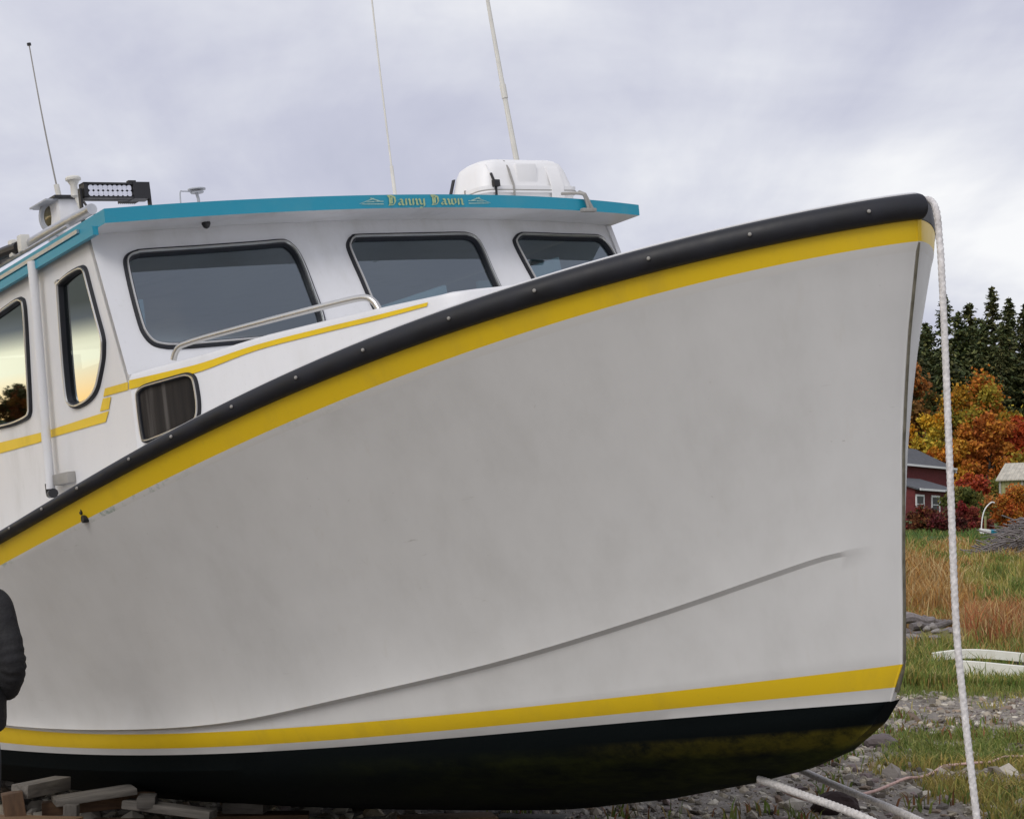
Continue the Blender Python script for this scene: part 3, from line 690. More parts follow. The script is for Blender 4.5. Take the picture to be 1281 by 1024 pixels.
for r_ in range(2):
    for k in range(ny):
        yv = ya + .03 + (yb - .10 - ya - .035) * (k + .5) / ny; zv = za + .012 + (zb - za - .024) * (r_ + .5) / 2
        mb.lathe([(.0005, -.022), (.010, -.014), (.0165, .0)], 10, 0, np.array([[0, 0, 1], [1, 0, 0], [0, 1, 0]]), (x - .012, yv, zv))
bbuild(mb, 'reflector', M['lens_clear'], lb)
bbuild(MB().box((x - .2, yb - .13, rz(x, yb) - .02), (x - .08, yb - .02, rz(x, yb) + .07), 0, None, (0, 0, 0), .01), 'cable_box', M['grey_plastic'])
# satellite mushroom on its bracket
g0 = np.array([-4.6, -1.645, 0]); zt = 1.15
mb = MB().lathe([(.010, -.10), (.022, -.09), (.020, -.03), (.034, -.004), (.044, .0), (.045, .012), (.036, .022), (.012, .026)], 18, 0, None, (g0[0], g0[1], zt))
mb.tube([(g0[0], g0[1] + .008, zt - .09), (g0[0], g0[1] + .03, zt - .16), (g0[0] + .03, g0[1] + .05, rz(-4.6, -1.6) - .01)], .014, 10)
bbuild(mb, 'mushroom_antenna', M['offwhite'])
bbuild(MB().tube(spline([(g0[0] + .02, g0[1] + .03, zt - .11), (g0[0] + .06, g0[1] + .06, zt - .19), (g0[0] + .2, g0[1] + .12, rz(-4.4, -1.5) + .01)], 5), .007, 8), 'antenna_cable', M['black'])
# flat disc antenna with a bent wire
y0, zd = -1.03, 1.036; x = -4.3
bbuild(MB().lathe([(.052, -.003), (.052, .003), (.01, .006)], 20, 0, None, (x, y0, zd)).lathe([(.036, -.022), (.040, -.016), (.022, -.012)], 16, 0, None, (x, y0, zd)).tube([(x, y0 - .004, zd - .02), (x, y0 + .004, zd - .055), (x, y0, rz(x, y0) - .01)], .009, 8), 'disc_antenna', M['grey_plastic'])
bbuild(MB().tube(spline([(x, y0 - .11, rz(x, y0) - .01), (x, y0 - .108, zd - .03), (x, y0 - .085, zd - .012), (x, y0 - .02, zd - .016)], 5), .004, 6), 'antenna_wire', M['grey_plastic'])
# searchlight
c = np.array([-5.6, -1.375, 1.15])
ax = np.array([.35, -.93, -.05]); ax /= np.linalg.norm(ax); u = np.cross((0, 0, 1.0), ax); u /= np.linalg.norm(u); Rm = np.stack([u, np.cross(ax, u), ax], 1)
prof = [(.02, -.12), (.075, -.10), (.105, -.05), (.115, .0), (.108, .03), (.085, .036), (.078, .02)]
sl_ = bbuild(MB().lathe(prof, 24, 0, Rm, c).tube([c - (0, 0, .08), c - (0, 0, .2), c - (.0, 0, .45)], .045, 12).box((c[0] - .14, c[1] - .10, c[2] + .075), (c[0] + .14, c[1] + .14, c[2] + .085)), 'searchlight', M['grey_plastic'])
bbuild(MB().lathe([(.078, .018), (.05, .026), (.01, .030)], 20, 0, Rm, c), 'lens', M['lens_amber'], sl_)
def whip(foot, tip, r0, r1, name, sleeves, mat='offwhite', bend=.02):
    foot = np.array(foot); tip = np.array(tip); L = np.linalg.norm(tip - foot); mb = MB()
    P = [foot + (tip - foot) * f + np.array([0, -bend * L * math.sin(PI * f) * .35, 0]) for f in np.linspace(0, 1, 14)]
    mb.tube(P, np.linspace(r0, r1, 14), 8); o = bbuild(mb, name, M[mat])
    for (f0, f1, r, mt) in sleeves:
        Q = [foot + (tip - foot) * f + np.array([0, -bend * L * math.sin(PI * f) * .35, 0]) for f in (f0, (f0 + f1) / 2, f1)]
        bbuild(MB().tube(Q, r, 10), 'antenna_sleeve', M[mt], o)
    return o
whip((-5.6, -1.322, 1.22), (-5.6, -1.414, 2.26),   .006, .004, 'whip_antenna', [(0, .13, .017, 'offwhite'), (.985, 1.0, .013, 'black')], 'greybox')
bbuild(MB().box((-5.75, -1.40, 1.02), (-5.45, -1.24, 1.235), 0, None, (0, 0, 0), .02).box((-5.72, -1.38, .7), (-5.48, -1.26, 1.05)), 'antenna_pedestal', M['house_white'])
bbuild(MB().box((-5.80, -1.43, 1.235), (-5.42, -1.20, 1.25)), 'pedestal_plate', M['black'])
whip((-5.2, .930, 0.84), (-5.2, .938, 2.95), .0075, .0055, 'whip_antenna', [(.0, .275, .013, 'offwhite')], 'offwhite', .01)
whip((-4.90, 1.845, .74), (-4.90, 1.69, 2.90), .024, .011, 'whip_antenna', [(.515, .56, .023, 'offwhite'), (.56, .568, .014, 'black')], 'offwhite', .015)
# clip and wire on the visor's front edge, dome lamp stubs under it
x = RX0
bbuild(MB().tube(spline([(x - .10, 1.30, .93), (x + .02, 1.36, .905), (x + .03, 1.385, .87), (x + .03, 1.40, .80)], 4), .010, 8).tube([(x - .03, 1.39, .925), (x + .025, 1.385, .90), (x + .03, 1.43, .80)], .013, 8).box((x + .005, 1.345, .785), (x + .04, 1.46, .81), 0, None, (0, 0, 0), .008), 'edge_clamp', M['greybox'])
bbuild(MB().lathe([(.006, .0), (.022, -.012), (.026, -.03), (.016, -.05), (.004, -.056)], 14, 0, None, (-3.92, -1.19, .785)), 'under_light', M['black'])
bbuild(MB().lathe([(.004, .0), (.010, -.008), (.008, -.018)], 10, 0, None, (-3.92, -.98, .795)), 'under_light', M['black'])
# ------------------------------------------------------------------ life raft canister lashed on the roof
RBASE = np.array([-4.34, 1.285, float(roofz(1.25, -4.34)) - .004])
raft = empty('life_raft_canister'); raft.location = B2W(RBASE); raft.rotation_euler = Matrix(RB.tolist()).to_euler()
tag(raft, 'white moulded life raft canister strapped on the cabin roof', 'life raft')
def rr(w, d, r, n=6):
    P = []
    for cx, cy, a0 in ((w - r, d - r, 0), (-w + r, d - r, PI / 2), (-w + r, -d + r, PI), (w - r, -d + r, 1.5 * PI)):
        for k in range(n + 1): a = a0 + PI / 2 * k / n; P.append((cx + r * math.cos(a), cy + r * math.sin(a)))
    return P
def stack(mb, secs, m=0):
    V = []; n = None
    for (w, d, r, z) in secs: P = rr(w, d, r); n = len(P); V += [(x, y, z) for x, y in P]
    F = [[i * n + j, i * n + (j + 1) % n, (i + 1) * n + (j + 1) % n, (i + 1) * n + j] for i in range(len(secs) - 1) for j in range(n)]
    F += [list(range(n))[::-1], [(len(secs) - 1) * n + j for j in range(n)]]; mb.add(V, F, m)
mb = MB(); hx, hy = .21, .385
stack(mb, [(hx - .05, hy - .05, .05, 0), (hx - .015, hy - .015, .07, .02), (hx, hy, .08, .135), (hx + .016, hy + .016, .09, .138), (hx + .016, hy + .016, .09, .150)])
mb.build('canister_base', M['raft_white'], raft)
mb = MB(); stack(mb, [(hx + .014, hy + .014, .09, .156), (hx + .016, hy + .016, .09, .182), (hx - .002, hy - .002, .09, .186), (hx - .02, hy - .03, .10, .30), (hx - .035, hy - .05, .10, .345), (hx - .07, hy - .09, .10, .372), (hx - .13, hy - .16, .07, .380)])
for yv in (-.02,): mb.box((hx - .03, yv - .085, .20), (hx - .006, yv + .085, .335), 0, None, (0, 0, 0), .010)
mb.build('canister_lid', M['raft_white'], raft)
mb = MB(); P = rr(hx + .0165, hy + .0165, .09); mb.add([(x, y, z) for z in (.1495, .1565) for x, y in P], [[j, (j + 1) % len(P), len(P) + (j + 1) % len(P), len(P) + j] for j in range(len(P))])
mb.build('lid_seam', M['greybox'], raft)
for yv, mt, wd in ((-.305, 'black', .007), (-.16, 'greybox', .006), (.20, 'raft_white', .05)):
    prof = [(hx + .004, .0), (hx + .022, .14), (hx + .022, .19), (hx - .012, .30), (hx - .05, .36), (hx - .12, .386), (-hx + .12, .386), (-hx + .05, .36), (-hx + .012, .30), (-hx - .022, .19), (-hx - .022, .14), (-hx - .004, 0)]
    sink = .030 * (abs(yv) > .3); V = []
    for x, z in prof: V += [(x, yv - wd, z - sink * (z > .2)), (x, yv + wd, z - sink * (z > .2)), (x * .96, yv + wd, z - .006 - sink * (z > .2)), (x * .96, yv - wd, z - .006 - sink * (z > .2))]
    F = [[4 * i + j, 4 * i + (j + 1) % 4, 4 * i + 4 + (j + 1) % 4, 4 * i + 4 + j] for i in range(len(prof) - 1) for j in range(4)]
    o = fixn(mesh('strap', V, F, [M[mt], M['raft_white']], raft, [1 if (mt == 'black' and 3 <= k // 4 <= 7) else 0 for k in range(len(F))], True, 40))
    if mt == 'black': fixn(MB().box((hx + .01, yv - .024, .17), (hx + .04, yv + .024, .215), 0, None, (0, 0, 0), .004).build('buckle', M['black'], o))

for xv in (-.15, .02):
    mb = MB(); ye = -hy
    P = [(xv, ye + .004, .0), (xv, ye - .020, .14), (xv, ye - .020, .19), (xv, ye + .022, .30)]
    if xv > 0: P = P[:3]
    wd = .012 if xv < 0 else .005; V = []
    for x, y, z in P: V += [(x - wd, y, z), (x + wd, y, z), (x + wd, y + .012, z), (x - wd, y + .012, z)]
    mb.add(V, [[4 * i + j, 4 * i + (j + 1) % 4, 4 * i + 4 + (j + 1) % 4, 4 * i + 4 + j] for i in range(len(P) - 1) for j in range(4)])
    fixn(mb.build('strap', M['black' if xv < 0 else 'greybox'], raft, True, 40))
# ------------------------------------------------------------------ ropes
def laid_rope(P, r, pitch=.10, n=15):
    """three-strand rope swept along a path"""
    P = spline(P, 5); seg = np.linalg.norm(np.diff(P, axis=0), axis=1); s = np.concatenate([[0], np.cumsum(seg)])
    m = max(8, int(s[-1] / (pitch / 9))); q = np.linspace(0, s[-1], m); P = np.stack([np.interp(q, s, P[:, k]) for k in range(3)], 1)
    T = np.gradient(P, axis=0); T /= np.linalg.norm(T, axis=1)[:, None]
    a = np.array([1.0, 0, 0]) if abs(T[0][0]) < .9 else np.array([0, 1.0, 0]); V = []
    for i in range(m):
        u = a - T[i] * (a @ T[i]); u /= np.linalg.norm(u); w = np.cross(T[i], u); a = u
        for j in range(n):
            t = 2 * PI * j / n; ph = t - 2 * PI * q[i] / pitch
            rad = r * (.80 + .26 * abs(math.cos(1.5 * ph)) ** .8)
            V.append(P[i] + rad * (u * math.cos(t) + w * math.sin(t)))
    V = np.array(V); idx = np.arange(m - 1)[:, None] * n; j = np.arange(n)[None]
    F = np.stack([idx + j, idx + (j + 1) % n, idx + n + (j + 1) % n, idx + n + j], -1).reshape(-1, 4)
    return V, F
tipw = B2W((.0, .03, .10))
rp = [B2W((-.22, .20, .0)), at(1150, 6.90, py=259), at(1158, 6.79, py=250), at(1166, 6.72, py=252.5), at(1172, 6.66, py=266), at(1175, 6.65, py=296)]
for px, py, dpt in ((1177.5, 330, 6.60), (1183, 450, 6.56), (1189.5, 620, 6.50), (1196, 780, 6.45), (1206, 885, 6.41), (1214.5, 960, 6.38), (1222, 1024, 6.36), (1229, 1080, 6.33), (1238, 1170, 6.3)): rp.append(at(px, dpt, py=py))
e = rp[-1]; rp += [np.array([e[0] + .03, 6.28, .09]), np.array([e[0] + .10, 6.2, .022]), np.array([e[0] + .5, 6.0, .02]), np.array([e[0] + 1.1, 6.1, .02])]
V, F = laid_rope(rp, .0138, .072)
tag(bigmesh('mooring_rope', V, F, M['rope'], smooth=True), 'thick white laid rope hanging over the bow down to the ground', 'rope')
k1 = B2W((-1.40, -.06, -2.395))
V, F = laid_rope([at(950, 7.75, py=974), at(1000, 7.45, py=992), at(1090, 6.95, py=1026), at(1200, 6.3, py=1085), np.array([2.1, 5.4, .25]), np.array([2.4, 4.9, .02]), np.array([2.9, 4.3, .02])], .0175, .085)
tag(bigmesh('mooring_rope', V, F, M['rope'], smooth=True), 'grey rope leading from the keel low at the front, left of the pair', 'rope')
V, F = laid_rope([at(985, 9.6, py=954), at(1012, 9.1, py=967), at(1060, 8.4, py=988), at(1150, 7.5, py=1026), at(1240, 6.8, py=1075), np.array([2.4, 6.0, .2]), np.array([2.8, 5.4, .02]), np.array([3.2, 5.0, .02])], .0175, .085)
tag(bigmesh('mooring_rope', V, F, M['rope'], smooth=True), 'twisted grey rope emerging from under the keel, right of the pair', 'rope')

# ------------------------------------------------------------------ ground
GY = np.array([-60, 0, 19, 24, 30, 40, 60, 100, 150, 200, 300, 900.]); GZ = np.array([0, 0, 0, .16, .50, 1.1, 1.9, 3.3, 5.2, 8.0, 14, 30.])
def ground(x, y):
    x = np.asarray(x, float); y = np.asarray(y, float)
    z = (np.interp(y - 2, GY, GZ) + np.interp(y + 2, GY, GZ) + np.interp(y, GY, GZ)) / 3
    z = z - .30 * smoothstep(1.0, -3.5, x) * smoothstep(9, 15, y) * smoothstep(40, 25, y)
    near = smoothstep(30, 18, y); z = z * smoothstep(-34, -6, x)
    return z + (fbm(x * .5, y * .5, 3) - .5) * .10 * smoothstep(3, 8, abs(x) + abs(y - 6)) * (1 + 6 * (1 - near)) + (fbm(x * 3, y * 3, 5, 2) - .5) * .03
def gmask(x, y):
    """how grassy the shore is, 0 shingle .. 1 grass"""
    n1 = fbm(x * .75, y * .55, 11, 4); n2 = fbm(x * 2.6, y * 1.8, 14, 3)
    a = smoothstep(12.6, 13.4, y) * smoothstep(16.2, 15.2, y) * smoothstep(2.2, 3.4, x)
    b_ = smoothstep(13.0, 12.0, y) * smoothstep(2.45, 3.2, x) * smoothstep(9.0, 9.8, y)
    c = smoothstep(18.6, 20.4, y)
    base = np.maximum(np.maximum(a * .95, b_ * 1.0), .12)
    far = smoothstep(9, 14, abs(x)) * .6
    m = np.maximum(base, far) + (n1 - .5) * 1.3 + (n2 - .5) * .7
    return np.clip(np.maximum(smoothstep(.45, .72, m), c), 0, 1)
def axis(fine0, fine1, step, far0, far1, n):
    a = np.arange(fine0, fine1, step); t = np.linspace(0, 1, n)[1:] ** 2.2
    return np.concatenate([(fine0 - (fine0 - far0) * t)[::-1], a, fine1 + (far1 - fine1) * t])
gx = axis(-7, 9, .08, -700, 700, 60); gy = np.concatenate([-60 + 64 * np.linspace(0, 1, 30)[:-1], np.arange(4, 26, .08), 26 + 874 * np.linspace(0, 1, 90) ** 2.4])
XX, YY = np.meshgrid(gx, gy); ZZ = ground(XX, YY)
V = np.stack([XX, YY, ZZ], -1).reshape(-1, 3); nx_, ny_ = len(gx), len(gy)
i = (np.arange(ny_ - 1)[:, None] * nx_ + np.arange(nx_ - 1)[None]).reshape(-1)
F = np.stack([i, i + 1, i + nx_ + 1, i + nx_], 1)
gm = gmask(XX, YY).reshape(-1, 1)
nA = fbm(XX * .25, YY * .12, 21).reshape(-1, 1); nB = fbm(XX * 1.1, YY * .8, 23).reshape(-1, 1); yf = YY.reshape(-1, 1)
shingle = np.array([.26, .235, .21]) * (.75 + .5 * nB) + np.array([.03, .012, .0]) * (nA - .5) * 2
short = np.array([.115, .125, .035]) * (.7 + .6 * nB)
ochre = np.array([.28, .175, .06]); olive = np.array([.18, .17, .055]); lawn = np.array([.075, .125, .03])
mead = np.where(nA > .5, ochre, olive) * (.75 + .5 * nB)
far = smoothstep(58, 75, yf); mead = mead * (1 - far) + (lawn * (.8 + .4 * nB)) * far
short = short * np.array([1.5, 1.3, 1.2]); gr = short * (1 - smoothstep(19, 23, yf)) + mead * smoothstep(19, 23, yf)
c = shingle * (1 - gm) + gr * gm
n = N('shore_ground'); b = n.bsdf(Roughness=.92); co = n.coord()
a = n.n('ShaderNodeAttribute', _attribute_name='tint')
vo = n.n('ShaderNodeTexVoronoi', Scale=26.0); n.l(co, vo.inputs['Vector'])
vo2 = n.n('ShaderNodeTexVoronoi', Scale=70.0); n.l(co, vo2.inputs['Vector'])
cc = n.mix(.55, a.outputs['Color'], n.mix(1.0, a.outputs['Color'], n.ramp(n.math('FRACT', n.math('MULTIPLY', vo.outputs['Distance'], 7.0)), [(0, (.45, .43, .42)), (1, (1.7, 1.65, 1.6))]), 'MULTIPLY'))
n.l(n.mix(n.maprange(n.noise(co, 9, 6), .35, .65), cc, n.mix(1.0, cc, (.6, .58, .54), 'MULTIPLY')), b.inputs['Base Color'])
n.bump(b, n.math('ADD', vo.outputs['Distance'], n.math('MULTIPLY', vo2.outputs['Distance'], .5)), .7, .02)
gobj = bigmesh('ground', V, F, n.m, c, smooth=True); tag(gobj, kind='structure')

def randrot(k):
    q = RNG.normal(size=(k, 4)); q /= np.linalg.norm(q, axis=1)[:, None]; w, x, y, z = q.T
    return np.stack([1 - 2 * (y * y + z * z), 2 * (x * y - z * w), 2 * (x * z + y * w), 2 * (x * y + z * w), 1 - 2 * (x * x + z * z), 2 * (y * z - x * w), 2 * (x * z - y * w), 2 * (y * z + x * w), 1 - 2 * (x * x + y * y)], 1).reshape(k, 3, 3)
# shingle: thousands of separate stones that nobody could count
bm = bmesh.new(); bmesh.ops.create_icosphere(bm, subdivisions=1, radius=1); SV0 = np.array([v.co[:] for v in bm.verts]); SF0 = np.array([[v.index for v in f.verts] for f in bm.faces]); bm.free()
def stones(name, k, x0, x1, y0, y1, smin, smax, cols, keepgrass=.15, flat=.6):
    x = RNG.uniform(x0, x1, k); y = y0 + (y1 - y0) * RNG.uniform(0, 1, k) ** 1.15
    g = gmask(x, y); ok = RNG.uniform(0, 1, k) > g * (1 - keepgrass); x, y = x[ok], y[ok]; k = len(x)
    s = smin * (smax / smin) ** (RNG.uniform(0, 1, k) ** 2.6)
    P = SV0[None] * (1 + RNG.normal(0, .16, (k, len(SV0), 1))) * (s[:, None] * RNG.uniform([.8, .6, flat * .6], [1.3, 1.0, flat * 1.2], (k, 3)))[:, None, :]
    t = RNG.uniform(0, 2 * PI, k); tl_ = RNG.normal(0, .25, (k, 2))
    ct, st_ = np.cos(t)[:, None], np.sin(t)[:, None]
    X = P[..., 0] * ct - P[..., 1] * st_; Y = P[..., 0] * st_ + P[..., 1] * ct; Z = P[..., 2] + X * tl_[:, :1] + Y * tl_[:, 1:]
    Z = Z + (ground(x, y) + s * .12)[:, None]
    V = np.stack([X + x[:, None], Y + y[:, None], Z], -1).reshape(-1, 3)
    F = (SF0[None] + (np.arange(k) * len(SV0))[:, None, None]).reshape(-1, 3)
    ci = RNG.integers(0, len(cols), k); c = np.array(cols)[ci] * np.array([1.07, 1.0, .90]) * RNG.uniform(.65, 1.5, (k, 1)); c = np.repeat(c, len(SV0), 0)
    return tag(bigmesh(name, V, F, M['stone'], c, smooth=False), kind='stuff')
PAL = [(.36, .33, .29), (.31, .28, .24), (.34, .33, .31), (.27, .25, .23), (.19, .18, .175), (.24, .225, .21), (.14, .13, .13), (.21, .165, .14), (.30, .29, .28), (.17, .14, .15), (.12, .105, .095), (.36, .35, .33)]
stones('shingle', 30000, -.4, 9.5, 8.6, 20.6, .009, .055, PAL)
stones('shingle', 6500, -8, -.4, 8.6, 19, .014, .10, PAL)
stones('shingle', 260, 1.0, 9, 10.5, 21, .04, .11, PAL, .3, .8)

# grass blades
def blades(name, x, y, ln, wd, cols, lean=.45):
    k = len(x); z = ground(x, y); a = RNG.uniform(0, 2 * PI, k); le = np.abs(RNG.normal(lean, .25, k)) * ln
    dx, dy = np.cos(a) * le, np.sin(a) * le; px_, py_ = -np.sin(a) * wd / 2, np.cos(a) * wd / 2
    fx = RNG.uniform(0, 2 * PI, k); px_, py_ = np.cos(fx) * wd / 2, np.sin(fx) * wd / 2
    P = np.stack([np.stack([x - px_, y - py_, z - .01], 1), np.stack([x + px_, y + py_, z - .01], 1),
                  np.stack([x + dx * .35 + px_ * .8, y + dy * .35 + py_ * .8, z + ln * .6], 1), np.stack([x + dx * .35 - px_ * .8, y + dy * .35 - py_ * .8, z + ln * .6], 1),
                  np.stack([x + dx, y + dy, z + ln * RNG.uniform(.75, 1, k)], 1)], 1)
    V = P.reshape(-1, 3); b = (np.arange(k) * 5)[:, None]
    F = np.concatenate([b + np.array([[0, 1, 2]]), b + np.array([[0, 2, 3]]), b + np.array([[3, 2, 4]])], 0)
    return tag(bigmesh(name, V, F, M['grass'], np.repeat(cols, 5, 0)), kind='stuff')
def scatter(k, x0, x1, y0, y1, pw=1.0): return RNG.uniform(x0, x1, k), y0 + (y1 - y0) * RNG.uniform(0, 1, k) ** pw
def pick(k, pal, var=.3): return 1.3 * np.array(pal)[RNG.integers(0, len(pal), k)] * RNG.uniform(1 - var, 1 + var, (k, 1))
x, y = scatter(150000, -1.0, 9, 8.8, 20.5); g = gmask(x, y); ok = RNG.uniform(0, 1, len(x)) < g ** 1.5 * (.4 + fbm(x * 2, y * 2, 31)); x, y = x[ok], y[ok]
gc = fbm(x * .9, y * .7, 33)[:, None]; k = len(x)
cols = np.where(RNG.uniform(0, 1, (k, 1)) < smoothstep(.40, .62, gc), pick(k, [(.32, .27, .07), (.30, .22, .07), (.24, .22, .06)]), pick(k, [(.13, .17, .04), (.18, .19, .05), (.10, .14, .03), (.20, .20, .06)]))
blades('short_grass', x, y, RNG.uniform(.03, .12, k) * (.6 + gc[:, 0]), RNG.uniform(.006, .014, k), cols, .7)
# weeds pushing through the shingle
wx, wy = [], []
for k in range(120):
    cx = RNG.uniform(-.2, 5.5); cy = RNG.uniform(9.2, 18); m_ = int(RNG.integers(8, 30)); wx += list(RNG.normal(cx, .06, m_)); wy += list(RNG.normal(cy, .07, m_))
wx, wy = np.array(wx), np.array(wy); k = len(wx)
blades('shore_weeds', wx, wy, RNG.uniform(.04, .14, k), RNG.uniform(.010, .022, k), pick(k, [(.11, .17, .035), (.16, .20, .045), (.22, .17, .05), (.20, .10, .04), (.09, .13, .03)]), .6)
# tall meadow rising behind the shore
def meadow(name, k, x0s, x1s, y0, y1, pw, lmul, wmul):
    y = y0 + (y1 - y0) * RNG.uniform(0, 1, k) ** pw; x = RNG.uniform(0, 1, k) * (x1s - x0s) * y / 25 + x0s * y / 25
    n1 = fbm(x * .35, y * .16, 41)[:, None]; n2 = fbm(x * .9, y * .5, 43)[:, None]; r = RNG.uniform(0, 1, (k, 1)); bear = (x / y * FPX + 640.5)[:, None]
    orange = pick(k, [(.36, .20, .055), (.34, .20, .07), (.38, .26, .10), (.26, .13, .04), (.44, .33, .16)]); n3 = fbm(x * .45 + 7, y * .22 + 3, 47)[:, None]; ol = pick(k, [(.28, .24, .06), (.22, .20, .05), (.34, .28, .09), (.24, .25, .06), (.42, .36, .16)]); gr_ = pick(k, [(.11, .17, .035), (.15, .20, .045), (.09, .13, .03), (.20, .20, .05)]); red = pick(k, [(.34, .13, .05), (.28, .10, .045), (.34, .20, .08), (.38, .27, .12)])
    c = np.where(r < smoothstep(.38, .60, n1 + .10 * smoothstep(1210, 1140, bear) - .03), orange, ol)
    c = np.where((n3 > .53) & (RNG.uniform(0, 1, (k, 1)) < .75), gr_, c)
    c = np.where((bear < 1195) & (y[:, None] > 31) & (y[:, None] < 44) & (RNG.uniform(0, 1, (k, 1)) < .8), orange, c)
    c = np.where((r > .15) & (y[:, None] > 24.5) & (y[:, None] < 28.5) & (n2 > .44), red, c)
    lo = smoothstep(25.5, 23.5, y)[:, None]; c = np.where(RNG.uniform(0, 1, (k, 1)) < lo * (.55 + .6 * (n2 - .35)), gr_, c)
    ln = lmul * RNG.uniform(.15, .65, k) * (.25 + 2.0 * n2[:, 0] ** 1.6) * (1 - .45 * smoothstep(24, 21, y))
    ln = ln * (1 - .3 * smoothstep(26, 34, y)) * (1 + .9 * ((bear[:, 0] < 1195) & (y > 31) & (y < 44)))
    bv = bear[:, 0]; keep = ~((bv > 1105) & (bv < 1203) & (y > 24.6) & (y < 28.9)); keep &= ~((bv > 1180) & (y > 20.6) & (y < 23.2) & (RNG.uniform(0, 1, k) < .82)); x, y, ln, c = x[keep], y[keep], ln[keep], c[keep]; k = len(x)
    return blades(name, x, y, ln, wmul * RNG.uniform(.008, .02, k) * (y / 22), c, .35)
meadow('meadow_grass', 90000, 5.2, 9.5, 20.3, 64, 1.55, 1.0, 1.0)
meadow('meadow_grass', 30000, -28, 5.2, 20.5, 64, 1.3, 1.0, 1.5)
meadow('meadow_grass', 16000, 9.5, 24, 20.5, 64, 1.3, 1.0, 1.5)

# ------------------------------------------------------------------ timbers under the bilge
def timber(name, label, px, py, dpt, L, wd, ht, rz_, mat, tilt=0.0, roll=0.0, grp='loose timbers under the hull'):
    p = at(px, dpt, py=py + 7)
    o = MB().box((-L / 2, -wd / 2, -ht / 2), (L / 2, wd / 2, ht / 2), 0, None, (0, 0, 0), .006).build(name, M[mat], None, True, 30)
    o.location = p; o.rotation_euler = (math.radians(roll), math.radians(tilt), math.radians(rz_)); return tag(o, label, 'timber', grp)
def thr(px, dpt): return 700
timber('timber_block', 'squared grey timber with its pale sawn end towards the viewer, lying on the slanting plank', 52, 977, 9.5, .40, .11, .075, 70, 'wood_grey')
timber('plank', 'broad grey plank slanting up under the hull from the left block', 118, 987, 9.5, .44, .22, .035, 22, 'wood_grey', -6)
timber('beam', 'dark brown beam behind the small upright post', 124, 997, 9.6, .62, .09, .075, 14, 'wood_brown', -4)
timber('post_block', 'short upright timber post below the slanting plank', 89, 1022, 9.3, .20, .07, .075, 0, 'wood_grey', 90)
timber('timber_block', 'round-edged brown timber stub standing at the left edge', 18, 1006, 9.3, .20, .12, .11, 20, 'wood_brown', 80)
timber('plank', 'reddish fresh plank lying lowest at the left edge', 42, 1022, 9.2, .50, .16, .06, -8, 'wood_orange')
timber('timber_block', 'pale squared block sitting on the long light plank', 184, 994, 9.5, .10, .20, .06, 8, 'wood_grey')
timber('plank', 'long light plank running to the right under the hull', 212, 1004, 9.45, .52, .12, .045, -12, 'wood_grey', 5)
timber('beam', 'thick dark beam lying lowest under the long light plank', 190, 1030, 9.45, .70, .16, .10, -6, 'wood_brown')
timber('timber_block', 'pale block half in shadow right of the long plank', 308, 1001, 9.8, .24, .18, .06, -5, 'wood_grey')
timber('beam', 'lower dark beam carrying the shaded pale block', 310, 1024, 9.9, .70, .18, .13, 5, 'wood_brown')
timber('plank', 'tan board lying flat under the middle of the keel', 560, 1018, 10.3, .58, .24, .05, 12, 'wood_orange')
timber('plank', 'whitish board right of the tan board under the keel', 665, 1017, 10.6, .42, .20, .04, -8, 'wood_grey')

# a dark rock behind the two ropes, the pink line on the shingle
def rock(name, p, s, col, label, cat='rock'):
    bm = bmesh.new(); bmesh.ops.create_icosphere(bm, subdivisions=3, radius=1); V = np.array([v.co[:] for v in bm.verts]); Fc = [[v.index for v in f.verts] for f in bm.faces]; bm.free()
    d = fbm(V[:, 0] * 1.3 + 5 * p[0], V[:, 1] * 1.3 + V[:, 2] * 1.7, 61); V = V * (.65 + .7 * d)[:, None] * np.array(s)
    o = mesh(name, V, Fc, M['stone'], None, None, False, None, np.array(col) * np.ones((len(V), 3))); o.location = p; return tag(o, label, cat)
p = at(1046, 10.9); p[2] = float(ground(p[0], p[1])) + .03; rock('rock', p, (.15, .10, .09), (.035, .022, .02), 'dark brown rock on the shingle between the two grey ropes')
p = at(1104, 14.8); p[2] = float(ground(p[0], p[1])) + .03; rock('rock', p, (.14, .10, .08), (.14, .115, .115), 'rounded grey mauve rock on the shingle near the stem')
ln = []
for px, py in ((968, 990), (978, 998), (990, 1003), (1012, 1008), (1040, 1007), (1056, 1006), (1085, 1001), (1102, 996), (1118, 987), (1135, 980), (1152, 979), (1165, 975), (1180, 964), (1196, 962), (1222, 961), (1240, 958), (1255, 953), (1270, 951), (1300, 951), (1330, 949)):
    dpt = EYE / math.tan(-(PITCH + math.atan((512 - py) / FPX))); q = at(px, dpt); q[2] = float(ground(q[0], q[1])) + .045; ln.append(q)
V, F = laid_rope(ln, .0105, .05, 9); tag(bigmesh('thin_line', V, F, M['line'], smooth=True), 'thin pinkish line snaking over shingle and grass', 'line')
# ------------------------------------------------------------------ things on the bank
def gpt(px, dpt, dz=0.0):
    q = at(px, dpt); q[2] = float(ground(q[0], q[1])) + dz; return q
